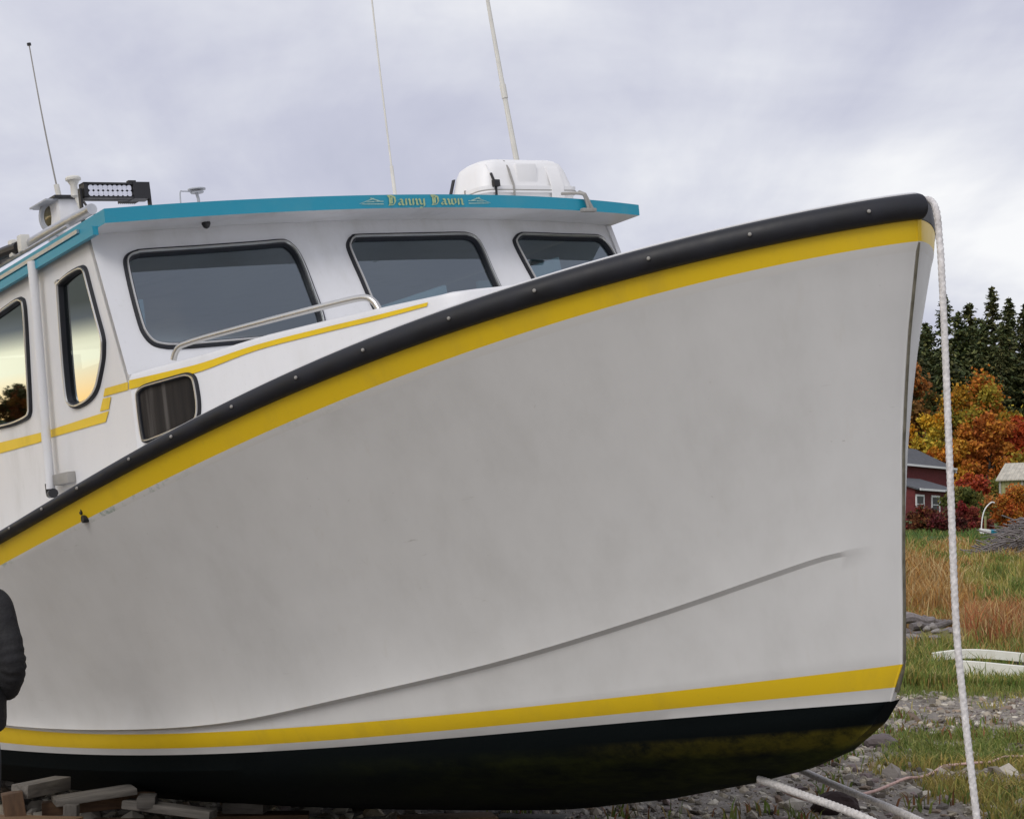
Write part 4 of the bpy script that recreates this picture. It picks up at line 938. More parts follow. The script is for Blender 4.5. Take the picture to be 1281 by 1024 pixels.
# grey driftwood, each stick a thing
for k, (px0, py0, px1, py1, r, dp, lab) in enumerate([
    (1128, 774, 1168, 776, .10, 28.5, 'thick grey driftwood log, topmost beside the stem'), (1140, 786, 1190, 780, .075, 28.2, 'grey driftwood log lying across the heap'),
    (1130, 792, 1162, 797, .09, 27.8, 'bleached log lowest in the driftwood heap'), (1155, 772, 1212, 784, .05, 28.8, 'long thin driftwood pole reaching right'),
    (1168, 792, 1206, 789, .06, 27.6, 'short driftwood stick at the heap\'s right end'), (1150, 778, 1164, 794, .05, 28.0, 'driftwood stick leaning across the other logs')]):
    a = at(px0, dp, py=py0); b_ = at(px1, dp + .4, py=py1)
    P = [a + (b_ - a) * f + np.array([0, 0, .03 * math.sin(7 * f + k)]) for f in np.linspace(0, 1, 7)]
    o = MB().tube(P, r * np.array([.9, 1.05, .95, 1.0, .9, .8, .55]), 9).build('driftwood_log', M['deadwood'])
    tag(o, lab, 'driftwood', 'driftwood heap on the bank')
for k in range(7):
    p = gpt(RNG.uniform(1132, 1200), RNG.uniform(26.6, 28.6), .03)
    rock('rock', p, (RNG.uniform(.06, .11), RNG.uniform(.06, .10), RNG.uniform(.04, .07)), (.26, .24, .23), 'grey stone among the driftwood at the foot of the orange grass'); SC.collection.objects[-1]['group'] = 'stones among the driftwood'
# old white skiff sunk in the grass: two strakes show
def skiff():
    root = empty('rowing_skiff', gpt(1262, 22.0, .0), math.radians(8)); tag(root, 'old white skiff half swallowed by green grass', 'skiff')
    L = 2.6
    def strake(y, z0, h, ph):
        V = []; m = 16
        for i in range(m):
            f = i / (m - 1); x = -.78 + (L) * f; yy = y * math.sin(PI * min(1, .25 + f * .6)) ** .8 if True else y
            zt = z0 + .05 * math.sin(6 * f + ph) + .03 * f
            V += [(x, yy - .012, zt), (x, yy - .012, zt + h), (x, yy + .03, zt + h + .01), (x, yy + .03, zt)]
        F = [[4 * i + j, 4 * i + (j + 1) % 4, 4 * i + 4 + (j + 1) % 4, 4 * i + 4 + j] for i in range(m - 1) for j in range(4)] + [[0, 1, 2, 3], [4 * m - 1, 4 * m - 2, 4 * m - 3, 4 * m - 4]]
        return V, F
    V, F = strake(.8, .20, .11, .4); fixn(mesh('far_side', V, F, M['skiff'], root, None, True, 40))
    V, F = strake(-.45, .04, .20, 2.0); fixn(mesh('near_side', V, F, M['skiff'], root, None, True, 40))
    fixn(MB().box((-.75, -.25, -.04), (1.8, .9, .0)).build('bottom_boards', M['wood_grey'], root))
    fixn(MB().box((.5, -.3, .16), (.7, 1.0, .19)).build('thwart', M['wood_grey'], root)); return root
skiff()
x, y = RNG.uniform(5.4, 8.6, 5200), np.where(RNG.uniform(0, 1, 5200) < .5, RNG.uniform(20.2, 21.5, 5200), RNG.uniform(21.7, 23.2, 5200))
blades('meadow_grass', x, y, RNG.uniform(.06, .22, 5200), RNG.uniform(.01, .02, 5200), pick(5200, [(.10, .17, .035), (.14, .20, .045), (.08, .13, .03), (.22, .21, .06)]), .35)
# heap of cut brush: hundreds of grey twigs in one tangle
V = []; mb = MB()
for k in range(420):
    px = RNG.uniform(1222, 1330); top = 1.25 * math.exp(-((px - 1290) / 46) ** 2) * RNG.uniform(.1, 1) + .05
    q = gpt(px, RNG.uniform(50, 53), top); a = RNG.uniform(0, 2 * PI); L = RNG.uniform(.5, 1.5)
    d = np.array([math.cos(a) * .9, math.sin(a) * .5, RNG.uniform(-.45, .35)]) * L
    mb.tube([q - d / 2, q + np.array([0, 0, .06]), q + d / 2], [.022, .018, .006], 4, 0, False)
tag(mb.build('brush_heap', M['deadwood'], None, True, None), 'heap of grey cut brush at the right edge', 'brush heap')

# ------------------------------------------------------------------ foliage
def leafcloud(cent, rad, k, size, cols, var=.3, flat=1.0, shell=.55):
    """k leaves spread through ellipsoid clumps; returns V, F, colours"""
    m = len(cent); ci = RNG.integers(0, m, k); d = RNG.normal(size=(k, 3)); d /= np.linalg.norm(d, axis=1)[:, None]
    r = (shell + (1 - shell) * RNG.uniform(0, 1, k)) ** .8; r = np.where(RNG.uniform(0, 1, k) < .35, RNG.uniform(.1, 1, k), r) * np.exp(RNG.normal(0, .24, k))
    P = cent[ci] + d * (rad[ci] * r)[:, None] * np.array([1, 1, flat])
    R = randrot(k); s = size * RNG.uniform(.6, 1.4, k)
    q = np.array([[-.5, -.32, 0], [.5, -.32, .08], [.5, .32, 0], [-.5, .32, .08]])
    V = (np.einsum('kij,nj->kni', R, q) * s[:, None, None] + P[:, None]).reshape(-1, 3)
    F = np.arange(4 * k).reshape(-1, 4); cc = np.array(cols)
    base = cc[RNG.integers(0, len(cc), m)]; c = base[ci] * RNG.uniform(1 - var, 1 + var, (k, 1)); mix = RNG.uniform(0, 1, (k, 1)) < .3
    c = 1.45 * np.where(mix, cc[RNG.integers(0, len(cc), k)] * RNG.uniform(1 - var, 1 + var, (k, 1)), c)
    return V, F, np.repeat(c, 4, 0)
def branching(h, spread, nb, r0, seed, lean=0):
    rs = np.random.default_rng(seed); mb = MB(); tips = []
    P = [(0, 0, -.3)] + [(rs.normal(0, .02) * h + lean * f, rs.normal(0, .02) * h, h * .75 * f) for f in (.25, .5, .75, 1)]
    mb.tube(P, [r0 * 1.2, r0, r0 * .8, r0 * .55, r0 * .25], 8)
    for k in range(nb):
        f = .22 + .75 * k / nb; z = h * .75 * f; a = 2.4 * k + rs.uniform(-.4, .4); L = spread * rs.uniform(.55, 1.0) * (1.1 - .45 * f)
        b0 = np.array([0, 0, z]); b1 = b0 + np.array([math.cos(a) * L * .5, math.sin(a) * L * .5, L * .35]); b2 = b0 + np.array([math.cos(a) * L, math.sin(a) * L, L * rs.uniform(.55, .9)])
        mb.tube([b0, b1, b2], [r0 * .4, r0 * .25, r0 * .08], 5, 0, False); tips += [b1, b2]
    return mb, np.array(tips)
def broadleaf_parts(h, spread, nb, leaves, size, cols, seed, shell=.4, top=.9):
    mb, tips = branching(h, spread, nb, h * .022, seed); rs = np.random.default_rng(seed + 9)
    ex = np.stack([rs.normal(0, spread * .34, 14), rs.normal(0, spread * .34, 14), h * rs.uniform(.45, top, 14)], 1); ex[:, :2] *= (1.25 - .75 * ex[:, 2:] / h)
    cent = np.concatenate([tips, ex]); rad = spread * rs.uniform(.10, .30, len(cent))
    return mb, leafcloud(cent, rad, int(leaves * 1.9), size * .68, cols, .42, 1.05, shell)
def place_tree(kind, parts, p, label, cat, group=None, s=1.0, rz_=0.0, crown='leaf'):
    root = empty(kind, p, rz_); root.scale = (s, s, s); tag(root, label, cat, group)
    if isinstance(parts[0], MB):
        mb, (V, F, c) = parts; t_ = mb.build('trunk', M['bark'], root); cr = bigmesh('crown', V, F, M[crown], c, root)
    else:
        for src in parts:
            o = src.copy(); COL.objects.link(o); o.parent = root; o.location = (0, 0, 0)
        return root, None
    return root, (t_, cr)
def spruce_parts(h, rmax, seed, gap=.0, cols=((.036, .046, .017), (.050, .056, .019), (.064, .064, .022), (.025, .034, .014))):
    rs = np.random.default_rng(seed); mb = MB(); mb.tube([(0, 0, -.5), (0, 0, h * .4), (0, 0, h * .8), (0, 0, h)], [h * .014, h * .010, h * .005, h * .001], 7)
    C = []; A = []; S = []; T = []
    nl = int(h * 2.1)
    for i in range(nl):
        f = .06 + .94 * (i / nl) ** .92; z = h * f; R = rmax * (1 - f) ** .82 * rs.uniform(.72, 1.15) + .12
        if rs.uniform() < gap: continue
        n = rs.integers(6, 10)
        for k in range(n):
            a = rs.uniform(0, 2 * PI); L = R * rs.uniform(.6, 1.12); up = .35 * f - .12
            for g in np.linspace(.22, 1.0, max(3, int(L / .42))):
                zz = z + L * (up * g - .30 * g * g * (1 - .6 * f))
                for q in range(3):
                    C.append((math.cos(a) * L * g + rs.normal(0, .07), math.sin(a) * L * g + rs.normal(0, .07), zz + rs.normal(0, .10))); A.append(a + rs.normal(0, .5)); S.append(rs.uniform(.45, .85) * (.65 + .35 * (1 - g)) * (.5 + .5 * min(1, R / 1.5))); T.append(rs.normal(-.35, .35))
    C = np.array(C); A = np.array(A); S = np.array(S); T = np.array(T); k = len(C)
    u = np.stack([np.cos(A) * np.cos(T), np.sin(A) * np.cos(T), np.sin(T)], 1); v = np.stack([-np.sin(A), np.cos(A), rs.normal(0, .5, k)], 1)
    V = np.stack([C - u * S[:, None] * .5 - v * S[:, None] * .16, C - u * S[:, None] * .5 + v * S[:, None] * .16, C + u * S[:, None] * .5 + v * S[:, None] * .30, C + u * S[:, None] * .65, C + u * S[:, None] * .5 - v * S[:, None] * .30], 1).reshape(-1, 3)
    b_ = (np.arange(k) * 5)[:, None]; F = np.concatenate([b_ + [[0, 1, 2]], b_ + [[0, 2, 4]], b_ + [[4, 2, 3]]])
    cc = np.array(cols); c = np.repeat(2.15 * cc[rs.integers(0, len(cc), k)] * rs.uniform(.5, 1.6, (k, 1)), 5, 0)
    return mb, (V, F, c)
# conifers of the wood: five grown forms, the rest copies
protos = []
for s_, (h, r, gp) in enumerate([(22, 6.2, .03), (24, 5.6, .06), (20, 6.8, .02), (25, 5.4, .10), (18, 6.2, .04)]):
    protos.append((h, spruce_parts(h, r, 50 + s_, gp)))
used = {}
def spruce(k, px, dpt, toppy, label, group=None):
    h, parts = protos[k]; p = gpt(px, dpt); top = at(px, dpt, py=toppy)[2]; s = (top - p[2]) / h
    if k not in used:
        r, o = place_tree('spruce_tree', parts, p, label, 'spruce', group, s, px * .7, 'needle'); used[k] = o
    else: r, _ = place_tree('spruce_tree', used[k], p, label, 'spruce', group, s, px * .7)
    return r
for a in [(1, 1189, 186, 366, 'dark spruce standing just right of the hanging rope'), (3, 1250, 190, 357, 'tallest spruce, with a thin bare whorled top'), (1, 1271, 194, 371, 'spruce with narrow twin-spired top at the right edge'),
          (0, 1142, 184, 391, 'dark spruce directly behind the stem of the boat'), (2, 1165, 196, 402, 'broad low spruce left of the hanging rope'), (4, 1221, 200, 378, 'small spruce between the rope spruce and the tallest one'),
          (0, 1206, 197, 388, 'bushy spruce with a rounded shoulder right of the rope'), (2, 1236, 186, 398, 'wide dark spruce left of the tallest spruce'), (2, 1262, 182, 402, 'wide low spruce below the twin-spired one'), (0, 1292, 186, 378, 'tall spruce cut by the right edge of the picture')]:
    spruce(*a)
gl_ = 'dark spruce closing the wood behind the front row'
for j in range(36):
    px = 1095 + (j % 18) * 16.5 + RNG.uniform(-6, 6); spruce(int(RNG.integers(0, 5)), px, RNG.uniform(203, 232) if j < 18 else RNG.uniform(178, 190), (410 if j < 18 else 440) + RNG.uniform(-14, 24), gl_, 'spruces filling the wood')
for j in range(9): spruce(int(RNG.integers(0, 5)), 1335 + j * 34 + RNG.uniform(-8, 8), RNG.uniform(178, 205), RNG.uniform(372, 420), 'spruce beyond the right edge of the picture', 'spruces of the wood to the right')
for j in range(14): spruce(int(RNG.integers(0, 5)), 1060 - j * 60 + RNG.uniform(-15, 15), RNG.uniform(185, 215), RNG.uniform(400, 450), 'spruce hidden behind the white boat', 'spruces behind the boat')
# a far row on the left shore, seen mirrored in the wheelhouse side windows
for j in range(10):
    q = np.array([-176 + RNG.uniform(-4, 4), 103 + 1.7 * j + RNG.uniform(-.5, .5), 0.0]); q[2] = float(ground(q[0], q[1]))
    k = int(RNG.integers(0, 5)); place_tree('spruce_tree', used[k], q, 'spruce on the left shore mirrored in the side window', 'spruce', 'spruces mirrored in the side windows', RNG.uniform(.08, .17), j)

LEFT_ROW = True
ORG = [(.34, .10, .015), (.40, .14, .02), (.28, .07, .015), (.36, .17, .025)]; YEL = [(.40, .23, .02), (.36, .25, .03), (.42, .19, .015), (.28, .23, .03)]
YGR = [(.30, .26, .03), (.36, .22, .02), (.20, .20, .03), (.38, .16, .02)]; RED = [(.30, .05, .018), (.24, .04, .02), (.34, .08, .02)]; DRD = [(.085, .014, .016), (.12, .02, .018), (.06, .018, .014), (.05, .04, .015), (.14, .05, .02)]
RUS = [(.20, .075, .02), (.26, .09, .018), (.14, .07, .02), (.08, .075, .02)]; OLV = [(.12, .13, .03), (.17, .15, .035), (.08, .10, .025)]
def bl(kind, px, dpt, toppy, spread, cols, seed, leaves, size, label, cat='tree', nb=11, shell=.4, basedz=0):
    p = gpt(px, dpt, basedz - (.9 if cat == 'bush' else 0)); h = at(px, dpt, py=toppy)[2] - p[2]
    return place_tree(kind, broadleaf_parts(h, spread, nb, leaves, size, cols, seed, shell), p, label, cat)
bl('maple_tree', 1148, 168, 428, 3.4, RUS, 1, 5200, .42, 'rust brown tree behind the stem, in front of the spruces')
bl('maple_tree', 1163, 160, 505, 3.1, YEL, 2, 5200, .38, 'golden yellow tree above the red house roof')
bl('birch_tree', 1222, 164, 458, 4.6, YGR, 3, 9000, .40, 'large yellow green tree right of the hanging rope')
bl('maple_tree', 1194, 158, 540, 2.8, ORG, 4, 5200, .38, 'orange tree beside the red house, half behind the rope')
bl('maple_tree', 1240, 158, 512, 3.2, [(.34, .11, .02), (.30, .09, .02), (.36, .15, .02)], 5, 6000, .38, 'deep orange tree before the yellow green one')
bl('maple_tree', 1274, 160, 505, 3.0, [(.36, .08, .015), (.30, .06, .015)], 6, 5600, .38, 'bright red orange tree at the right edge')
bl('maple_tree', 1152, 172, 468, 2.6, OLV, 7, 3600, .40, 'olive tree with gaps low behind the stem')
bl('sumac_bush', 1221, 128, 588, 1.9, RED, 8, 4200, .26, 'red leafed tall bush right of the house', 'bush')
bl('willow_bush', 1206, 124, 604, 1.7, OLV, 9, 3400, .24, 'olive green bush beside the red house, just right of the rope', 'bush')
bl('willow_bush', 1240, 132, 596, 1.9, OLV + [(.22, .16, .03)], 10, 3200, .26, 'yellowing bush between red bush and shed', 'bush')
bl('rose_bush', 1163, 92, 634, 1.5, DRD, 11, 6000, .17, 'dark red bush in front of the house, left of the rope', 'bush', 13, .2)
bl('rose_bush', 1214, 94, 630, 1.30, [(.13, .012, .022), (.10, .016, .02), (.17, .03, .025)], 12, 5400, .17, 'crimson bush right of the hanging rope', 'bush', 13, .2)
bl('rose_bush', 1189, 90, 640, 1.1, DRD, 13, 3200, .16, 'dark brownish red bush behind the rope between two red bushes', 'bush', 12, .2)
bl('rose_bush', 1234, 92, 650, .8, [(.16, .05, .02), (.12, .035, .02)], 14, 2200, .15, 'low rusty bush at the foot of the crimson bush', 'bush', 9, .2)
bl('sumac_bush', 1268, 104, 606, 1.6, ORG + [(.25, .12, .03)], 15, 4600, .2, 'orange bush in front of the shed', 'bush')
bl('willow_bush', 1250, 108, 618, 1.1, OLV + ORG[:1], 16, 2200, .2, 'ochre green bush left of the orange bush by the shed', 'bush')
bl('maple_tree', 1320, 150, 520, 3.2, YGR, 17, 4000, .4, 'yellow tree beyond the right edge of the picture')
bl('maple_tree', 1085, 150, 500, 3.6, ORG, 18, 4000, .4, 'orange tree hidden behind the bow')
src = None
for j in range(9):
    q = np.array([-170 + RNG.uniform(-3, 3), 119.5 + 2.0 * j, 0.0]); q[2] = float(ground(q[0], q[1]))
    if src is None: r, src = place_tree('maple_tree', broadleaf_parts(6.0, 2.6, 9, 2600, .4, RUS + OLV + ORG, 71, .4), q, 'autumn tree on the left shore mirrored in the side window', 'tree', 'autumn trees mirrored in the side windows')
    else: place_tree('maple_tree', src, q, 'autumn tree on the left shore mirrored in the side window', 'tree', 'autumn trees mirrored in the side windows', RNG.uniform(.6, 1.0), j)
# bare grey tree in the spruces
mb, _ = branching(9, 2.6, 22, .13, 77); r = empty('bare_tree', gpt(1214, 176)); r.scale = (1.5, 1.5, 1.7); tag(r, 'leafless grey tree among the spruces right of the rope', 'tree'); mb.build('trunk', M['deadwood'], r)

# ------------------------------------------------------------------ red house, shed, small things on the lawn
def clap(name, col, pitch, axis_=2, rough=.8):
    n = N(name); b = n.bsdf(Roughness=rough); co = n.coord(); s = n.n('ShaderNodeSeparateXYZ'); n.l(co, s.inputs[0])
    fr = n.math('FRACT', n.math('MULTIPLY', s.outputs[axis_], 1 / pitch)); f = n.noise(co, 3, 5)
    c = n.ramp(f, [(.3, tuple(v * .75 for v in col)), (.7, tuple(v * 1.2 for v in col))])
    n.l(n.mix(n.maprange(fr, .0, .12, 1, 0), c, tuple(v * .45 for v in col)), b.inputs['Base Color']); n.bump(b, fr, .5, .03); return n.m
M['red_clap'] = clap('red_clapboard', (.13, .020, .022), .16); M['shingle_roof'] = clap('grey_shingles', (.085, .090, .10), .20, 1)
M['shed_board'] = clap('shed_boards', (.30, .29, .13), .35, 0); M['shed_roof'] = clap('pale_metal_roof', (.46, .43, .36), .30, 0, .5)
M['white_trim'] = plain('white_trim', (.74, .74, .73), .5, 0, .08); M['dark_pane'] = glass('house_pane', (.12, .13, .13), 1.5)
def house():
    root = empty('red_house', gpt(1192, 150, -.15), math.radians(50)); tag(root, 'red clapboard house with grey roofs and white trim beyond the bow', 'house')
    Lm, Dm, e, rg = 15, 7.0, 4.75, 6.6
    mb = MB(); mb.add([(-Lm, 0, -2), (0, 0, -2), (0, Dm, -2), (-Lm, Dm, -2), (-Lm, 0, e), (0, 0, e), (0, Dm, e), (-Lm, Dm, e), (-Lm, Dm / 2, rg - .1), (0, Dm / 2, rg - .1)],
        [[0, 1, 5, 4], [1, 2, 6, 9, 5], [2, 3, 7, 6], [3, 0, 4, 8, 7], [4, 5, 9, 8], [6, 7, 8, 9]])
    mb.add([(-Lm, -4, -2), (-7.2, -4, -2), (-7.2, -.01, -2), (-Lm, -.01, -2), (-Lm, -4, 2.35), (-7.2, -4, 2.35), (-7.2, -.01, 3.4), (-Lm, -.01, 3.4)], [[0, 1, 5, 4], [1, 2, 6, 5], [3, 0, 4, 7], [4, 5, 6, 7]])
    mb.build('wall', M['red_clap'], root, False)
    def slab(A, B, C, D_, th, name, mat):
        q = [np.array(p, float) for p in (A, B, C, D_)]; mb = MB(); mb.add([p for p in q] + [p - (0, 0, th) for p in q], [[0, 1, 2, 3], [7, 6, 5, 4], [0, 4, 5, 1], [1, 5, 6, 2], [2, 6, 7, 3], [3, 7, 4, 0]]); return fixn(mb.build(name, M[mat], root, False))
    slab((-Lm - .3, -.4, e - .05), (.35, -.4, e - .05), (.35, Dm / 2, rg), (-Lm - .3, Dm / 2, rg), .12, 'roof', 'shingle_roof'); slab((-Lm - .3, Dm + .4, e - .05), (-Lm - .3, Dm / 2, rg), (.35, Dm / 2, rg), (.35, Dm + .4, e - .05), .12, 'roof', 'shingle_roof')
    slab((-Lm - .3, -4.4, 2.32), (-6.9, -4.4, 2.32), (-6.9, -.45, 3.5), (-Lm - .3, -.45, 3.5), .12, 'lower_roof', 'shingle_roof')
    mb = MB(); mb.box((-Lm, -.50, e - .20), (.40, -.42, e - .02)).box((-Lm, -4.50, 2.17), (-6.85, -4.42, 2.34)); mb.box((.28, -.43, e - .45), (.40, -.1, e - .05)); mb.build('gutter', M['white_trim'], root, False)
    MB().box((-7.38, -4.04, -1), (-7.17, -3.9, 2.15)).build('corner_board', M['white_trim'], root, False)
    for xc, w_ in ((-11.4, .78), (-14.2, .75)):
        o = MB().box((xc - w_, -4.07, .35), (xc - w_ + .16, -4.0, 1.85)).box((xc + w_ - .16, -4.07, .35), (xc + w_, -4.0, 1.85)).box((xc - w_, -4.08, 1.70), (xc + w_, -4.0, 1.86)).box((xc - w_, -4.10, .28), (xc + w_, -4.0, .42)).box((xc - w_ + .16, -4.06, 1.05), (xc + w_ - .16, -4.0, 1.11)).build('window', M['white_trim'], root, False)
        mesh('pane', [(xc - w_ + .14, -4.03, .4), (xc + w_ - .14, -4.03, .4), (xc + w_ - .14, -4.03, 1.72), (xc - w_ + .14, -4.03, 1.72)], [[0, 1, 2, 3]], M['black'], o, None, False)
    return root
house()
def shed():
    root = empty('garden_shed', gpt(1254, 122, .55), math.radians(-38)); tag(root, 'pale roofed garden shed with yellowish boards at the right edge', 'shed')
    fixn(MB().add([(0, 0, -1), (5, 0, -1), (5, 3.2, -1), (0, 3.2, -1), (0, 0, 2.9), (5, 0, 2.9), (5, 3.2, 2.9), (0, 3.2, 2.9), (0, 1.6, 4.0), (5, 1.6, 4.0)], [[0, 1, 5, 4], [1, 2, 6, 9, 5], [2, 3, 7, 6], [3, 0, 4, 8, 7]]).build('wall', M['shed_board'], root, False))
    q = [(-.2, -.3, 2.85), (5.2, -.3, 2.85), (5.2, 1.6, 4.15), (-.2, 1.6, 4.15), (5.2, 3.5, 2.85), (-.2, 3.5, 2.85)]; V = q + [(a, b_, c - .08) for a, b_, c in q]
    fixn(MB().add(V, [[0, 1, 2, 3], [3, 2, 4, 5], [6, 9, 8, 7], [9, 11, 10, 8], [0, 6, 7, 1], [1, 7, 8, 2], [2, 8, 10, 4], [4, 10, 11, 5], [5, 11, 9, 3], [3, 9, 6, 0]]).build('roof', M['shed_roof'], root, False))
    MB().box((-.05, -.06, -1), (.10, .04, 2.8)).box((1.6, -.05, -1), (1.75, .0, 2.8)).build('corner_board', M['greybox'], root, False)
shed()
p = gpt(1229, 84, -.1); mb = MB().tube(spline([(0, 0, 0), (.08, 0, .8), (.24, 0, 1.3), (.55, 0, 1.62), (.72, 0, 1.60)], 5), .030, 8)
o = mb.build('bent_pole', M['white_trim']); o.location = p; tag(o, 'white pole bent over at its top on the lawn', 'pole')
p = gpt(1234.5, 85, -.1); o = MB().tube([(0, 0, 0), (.02, 0, 1.05)], .055, 8).build('short_post', M['shed_board']); o.location = p; tag(o, 'short yellowish post right of the bent white pole', 'post')
def kayak():
    root = empty('rowing_boat', gpt(1243, 83, .16), math.radians(6)); tag(root, 'small blue and white boat lying on the lawn below the bent pole', 'boat')
    V = []; m = 15
    for i in range(m):
        f = i / (m - 1); w_ = .34 * math.sin(PI * (.06 + .88 * f)) ** .7; h = .16 + .06 * (2 * f - 1) ** 2; x = -.62 + 1.25 * f
        V += [(x, -w_, h), (x, -w_ * .8, 0), (x, 0, -.08), (x, w_ * .8, 0), (x, w_, h), (x, 0, h + .05)]
    F = [[6 * i + j, 6 * i + (j + 1) % 6, 6 * i + 6 + (j + 1) % 6, 6 * i + 6 + j] for i in range(m - 1) for j in range(6)] + [list(range(6)), list(range(6 * m - 1, 6 * m - 7, -1))]
    fm = [1 if (k // 6) < 5 else 0 for k in range((m - 1) * 6)] + [1, 0]
    fixn(mesh('boat_hull', V, F, [M['blue'], M['white_trim']], root, fm, True, 40))
kayak()

# ------------------------------------------------------------------ the person at the left edge
M['jacket'] = plain('black_jacket_cloth', (.010, .010, .012), .85, 0, .4, 16, .8); M['jeans'] = plain('dark_trousers', (.020, .022, .032), .8, 0, .3, 60, .2)
M['skin'] = plain('skin', (.42, .25, .18), .55, 0, .08, 20); M['hair'] = plain('dark_hair', (.03, .022, .016), .6, 0, .4, 60, .4); M['shoe'] = plain('dark_boot', (.02, .018, .016), .6, 0, .2)
def skinned(name, V, E, R, mat, parent, lev=2):
    me = bpy.data.meshes.new('tmp'); me.from_pydata([tuple(v) for v in V], E, []); o = bpy.data.objects.new('tmp', me); COL.objects.link(o)
    sk = o.modifiers.new('s', 'SKIN'); sk.use_smooth_shade = True
    for v, r in zip(me.skin_vertices[0].data, R): v.radius = r if isinstance(r, tuple) else (r, r); 
    me.skin_vertices[0].data[0].use_root = True
    sb = o.modifiers.new('u', 'SUBSURF'); sb.levels = lev; sb.render_levels = lev
    dg = bpy.context.evaluated_depsgraph_get(); dg.update(); nm = bpy.data.meshes.new_from_object(o.evaluated_get(dg)); bpy.data.objects.remove(o)
    nm.materials.clear(); nm.materials.append(mat); nm.polygons.foreach_set('use_smooth', np.full(len(nm.polygons), True)); nm.name = name
    return link(name, nm, parent)
def _hair(body):
    mb = MB(); n = 28; V = []
    hs = [(1.575, .070, .090, .5), (1.61, .079, .099, .55), (1.65, .083, .105, .62), (1.685, .084, .107, .8), (1.715, .079, .101, 1), (1.742, .064, .082, 1), (1.762, .038, .05, 1), (1.768, .006, .008, 1)]
    for z, rx, ry, cover in hs:
        for j in range(n):
            t = 2 * PI * j / n; k_ = 1.0 if (math.sin(t) < .35 or cover > .9) else .86; V.append((rx * k_ * math.cos(t), .010 + ry * k_ * math.sin(t) - .006, z))
    m = len(hs); mb.add(V, [[i * n + j, i * n + (j + 1) % n, (i + 1) * n + (j + 1) % n, (i + 1) * n + j] for i in range(m - 1) for j in range(n)] + [[(m - 1) * n + j for j in range(n)]])
    mb.build('hair', M['hair'], body, True, 60)
def person():
    # local frame: x right, y forward (the way the person faces), z up
    mb = MB(); n = 28
    hs = [(1.36, -.01, .10, .07), (1.44, -.008, .066, .062), (1.50, .0, .058, .058), (1.535, .006, .056, .060), (1.548, .022, .058, .078), (1.565, .028, .064, .086), (1.59, .026, .071, .091), (1.62, .022, .075, .095), (1.65, .018, .077, .098), (1.68, .014, .077, .098), (1.71, .010, .072, .092), (1.735, .006, .058, .074), (1.752, .004, .034, .044), (1.757, .004, .006, .008)]
    V = []
    for z, cy, rx, ry in hs:
        for j in range(n):
            t = 2 * PI * j / n; x, y = rx * math.cos(t), ry * math.sin(t); fr = max(0, math.sin(t)) ** 14
            y += fr * (.024 * math.exp(-((z - 1.612) / .016) ** 2) + .008 * math.exp(-((z - 1.578) / .008) ** 2) + .008 * math.exp(-((z - 1.55) / .012) ** 2))
            y -= .008 * math.exp(-((z - 1.648) / .012) ** 2) * math.exp(-((abs(x) - .033) / .016) ** 2) * (y > 0); V.append((x, cy + y, z))
    m = len(hs); mb.add(V, [[i * n + j, i * n + (j + 1) % n, (i + 1) * n + (j + 1) % n, (i + 1) * n + j] for i in range(m - 1) for j in range(n)] + [list(range(n))[::-1], [(m - 1) * n + j for j in range(n)]])
    for s in (-1, 1):
        mb.lathe([(.004, -.010), (.020, -.006), (.022, .0), (.017, .006), (.006, .004)], 14, 0, np.array([[0, 0, s], [.75, 0, 0], [0, 1.3, 0]]), (s * .078, .004, 1.635))
        arm = spline([(s * .16, -.01, 1.40), (s * .215, -.04, 1.13), (s * .15, .10, .995), (s * .105, .135, .985)], 5); mb.tube(arm, np.linspace(.045, .026, len(arm)), 12)
        mb.tube([(s * .115, .132, .985), (s * .095, .140, .985), (s * .07, .147, .984), (s * .045, .150, .980)], [.026, .034, .036, .028], 12)
        for q, L in enumerate((.062, .072, .068, .052)):
            z0 = 1.008 - .018 * q + (.004 if s > 0 else -.004); y0 = .150 + (.012 if s > 0 else 0); mb.tube([(s * .06, y0, z0), (s * (.05 - L * .4), y0 + .010, z0 - .006), (s * (.048 - L * .75), y0 + .004, z0 - .012), (s * (.05 - L), y0 - .006, z0 - .016)], [.0095, .0092, .0085, .0065], 9)
        mb.tube([(s * .085, .140, 1.010), (s * .062, .152, 1.026), (s * .038, .156, 1.030)], [.013, .0105, .008], 9)
    body = mb.build('person', M['skin'], None, True, 60)
    body.location = (PX0, PY0, float(ground(PX0, PY0))); body.rotation_euler = (0, 0, math.radians(PRZ)); tag(body, 'person in a black puffed jacket and dark trousers at the left edge, elbow bent', 'person')
    # jacket: lofted torso and sleeves with creases at the elbow
    mb = MB()
    def loft(secs, n=28, sq=2.4):
        V = []
        for (cx, cy, z, rx, ry) in secs:
            for j in range(n):
                t = 2 * PI * j / n; ct, st_ = math.cos(t), math.sin(t)
                V.append((cx + rx * abs(ct) ** (2 / sq) * (1 if ct > 0 else -1), cy + ry * abs(st_) ** (2 / sq) * (1 if st_ > 0 else -1), z + .006 * math.sin(5 * t + 31 * z)))
        m = len(secs); F = [[i * n + j, i * n + (j + 1) % n, (i + 1) * n + (j + 1) % n, (i + 1) * n + j] for i in range(m - 1) for j in range(n)] + [list(range(n))[::-1], [(m - 1) * n + j for j in range(n)]]
        mb.add(V, F)
    base = [(.80, .172, .130), (.815, .180, .136), (.86, .184, .138), (.92, .184, .136), (.97, .180, .132), (1.03, .176, .128), (1.10, .174, .126), (1.18, .175, .128), (1.26, .186, .128), (1.34, .192, .124), (1.40, .182, .112), (1.44, .140, .098), (1.465, .095, .085), (1.49, .072, .076), (1.525, .068, .072)]
    loft([(0, -.005, z, rx + .003 * math.sin(40 * z), ry) for z, rx, ry in base])
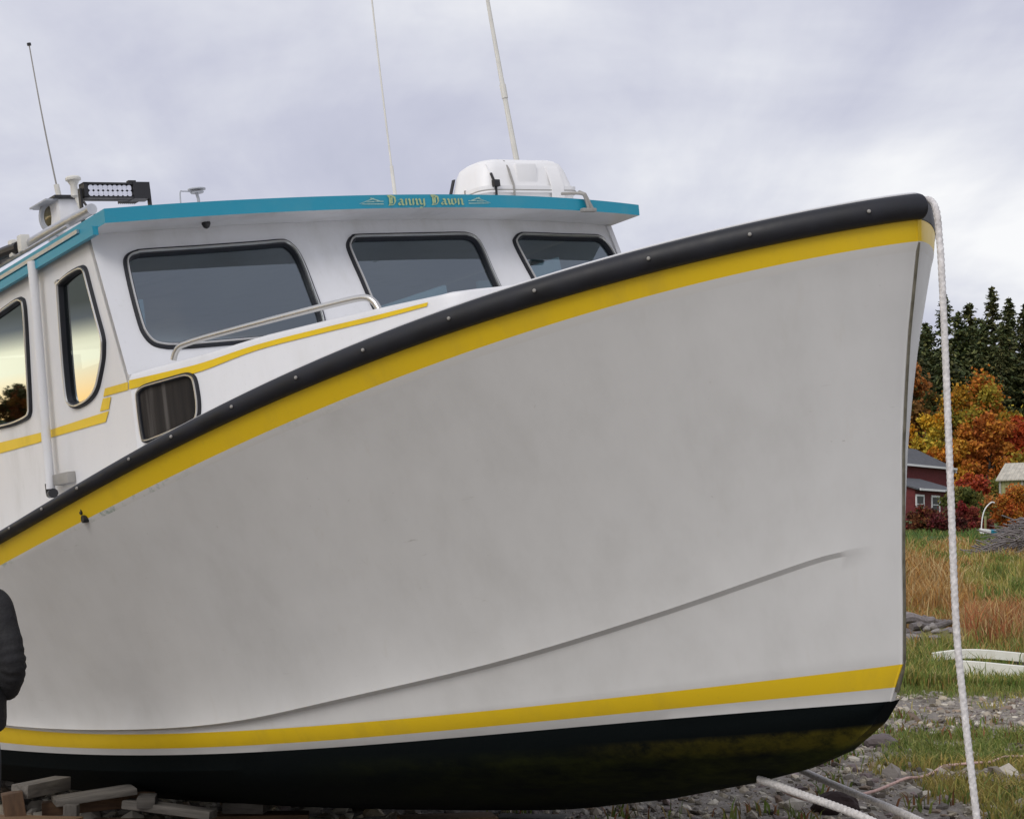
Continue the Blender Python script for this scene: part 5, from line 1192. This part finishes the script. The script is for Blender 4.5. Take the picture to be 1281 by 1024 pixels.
    for s in (-1, 1):
        pts = spline([(.110, -.008, 1.425), (.150, -.012, 1.385), (.176, -.024, 1.314), (.205, -.036, 1.24), (.228, -.046, 1.17), (.240, -.048, 1.115), (.232, -.030, 1.070), (.205, .012, 1.025), (.172, .065, .990), (.138, .112, .975), (.112, .130, .978)], 6)
        m = len(pts); f = np.linspace(0, 1, m); rad = np.interp(f, [0, .12, .3, .5, .62, .8, 1], [.050, .064, .064, .062, .060, .052, .042])
        rad = rad * (1 + .055 * np.sin(f * 95 + 1) * np.exp(-((f - .5) / .16) ** 2) + .02 * np.sin(f * 41))
        mb.tube(pts * np.array([s, 1, 1]), rad, 18)
    mb.build('jacket', M['jacket'], body, True, 60)
    V = [(0, 0, .90), (0, 0, .84)]; E = [(0, 1)]; R = [(.15, .11), (.15, .115)]
    for s in (-1, 1):
        b_ = len(V); V += [(s * .09, 0, .78), (s * .10, .01, .50), (s * .105, -.005, .28), (s * .11, -.01, .09)]; E += [(1, b_), (b_, b_ + 1), (b_ + 1, b_ + 2), (b_ + 2, b_ + 3)]; R += [.092, .070, .062, .056]
    skinned('trousers', V, E, R, M['jeans'], body)
    for s in (-1, 1): skinned('boot', [(s * .11, -.04, .06), (s * .112, .05, .055), (s * .12, .15, .045), (s * .122, .20, .04)], [(0, 1), (1, 2), (2, 3)], [(.055, .06), (.054, .05), (.058, .04), (.045, .032)], M['shoe'], body)
    _hair(body) if True else skinned('hair', [(0, -.01, 1.725), (0, -.062, 1.675), (0, -.07, 1.60), (0, .055, 1.735)], [(0, 1), (1, 2), (0, 3)], [(.094, .084), (.098, .056), (.07, .03), (.074, .036)], M['hair'], body)
    for s in (-1, 1): MB().lathe([(.0005, 0), (.010, .004), (.011, .010), (.0005, .014)], 10, 0, np.array([[1, 0, 0], [0, 0, 1], [0, 1, 0]]), (s * .034, .098, 1.648)).build('eye', M['black'], body)
PX0, PY0 = (-33 - 640.5) / FPX * 8.0, 8.0; PRZ = -8
person()

x, y = scatter(16000, 16, 36, 62, 100); k = len(x)
blades('lawn_grass', x, y, RNG.uniform(.08, .35, k), RNG.uniform(.03, .07, k), pick(k, [(.075, .125, .03), (.10, .14, .035), (.15, .14, .04), (.06, .10, .025)]), .5)
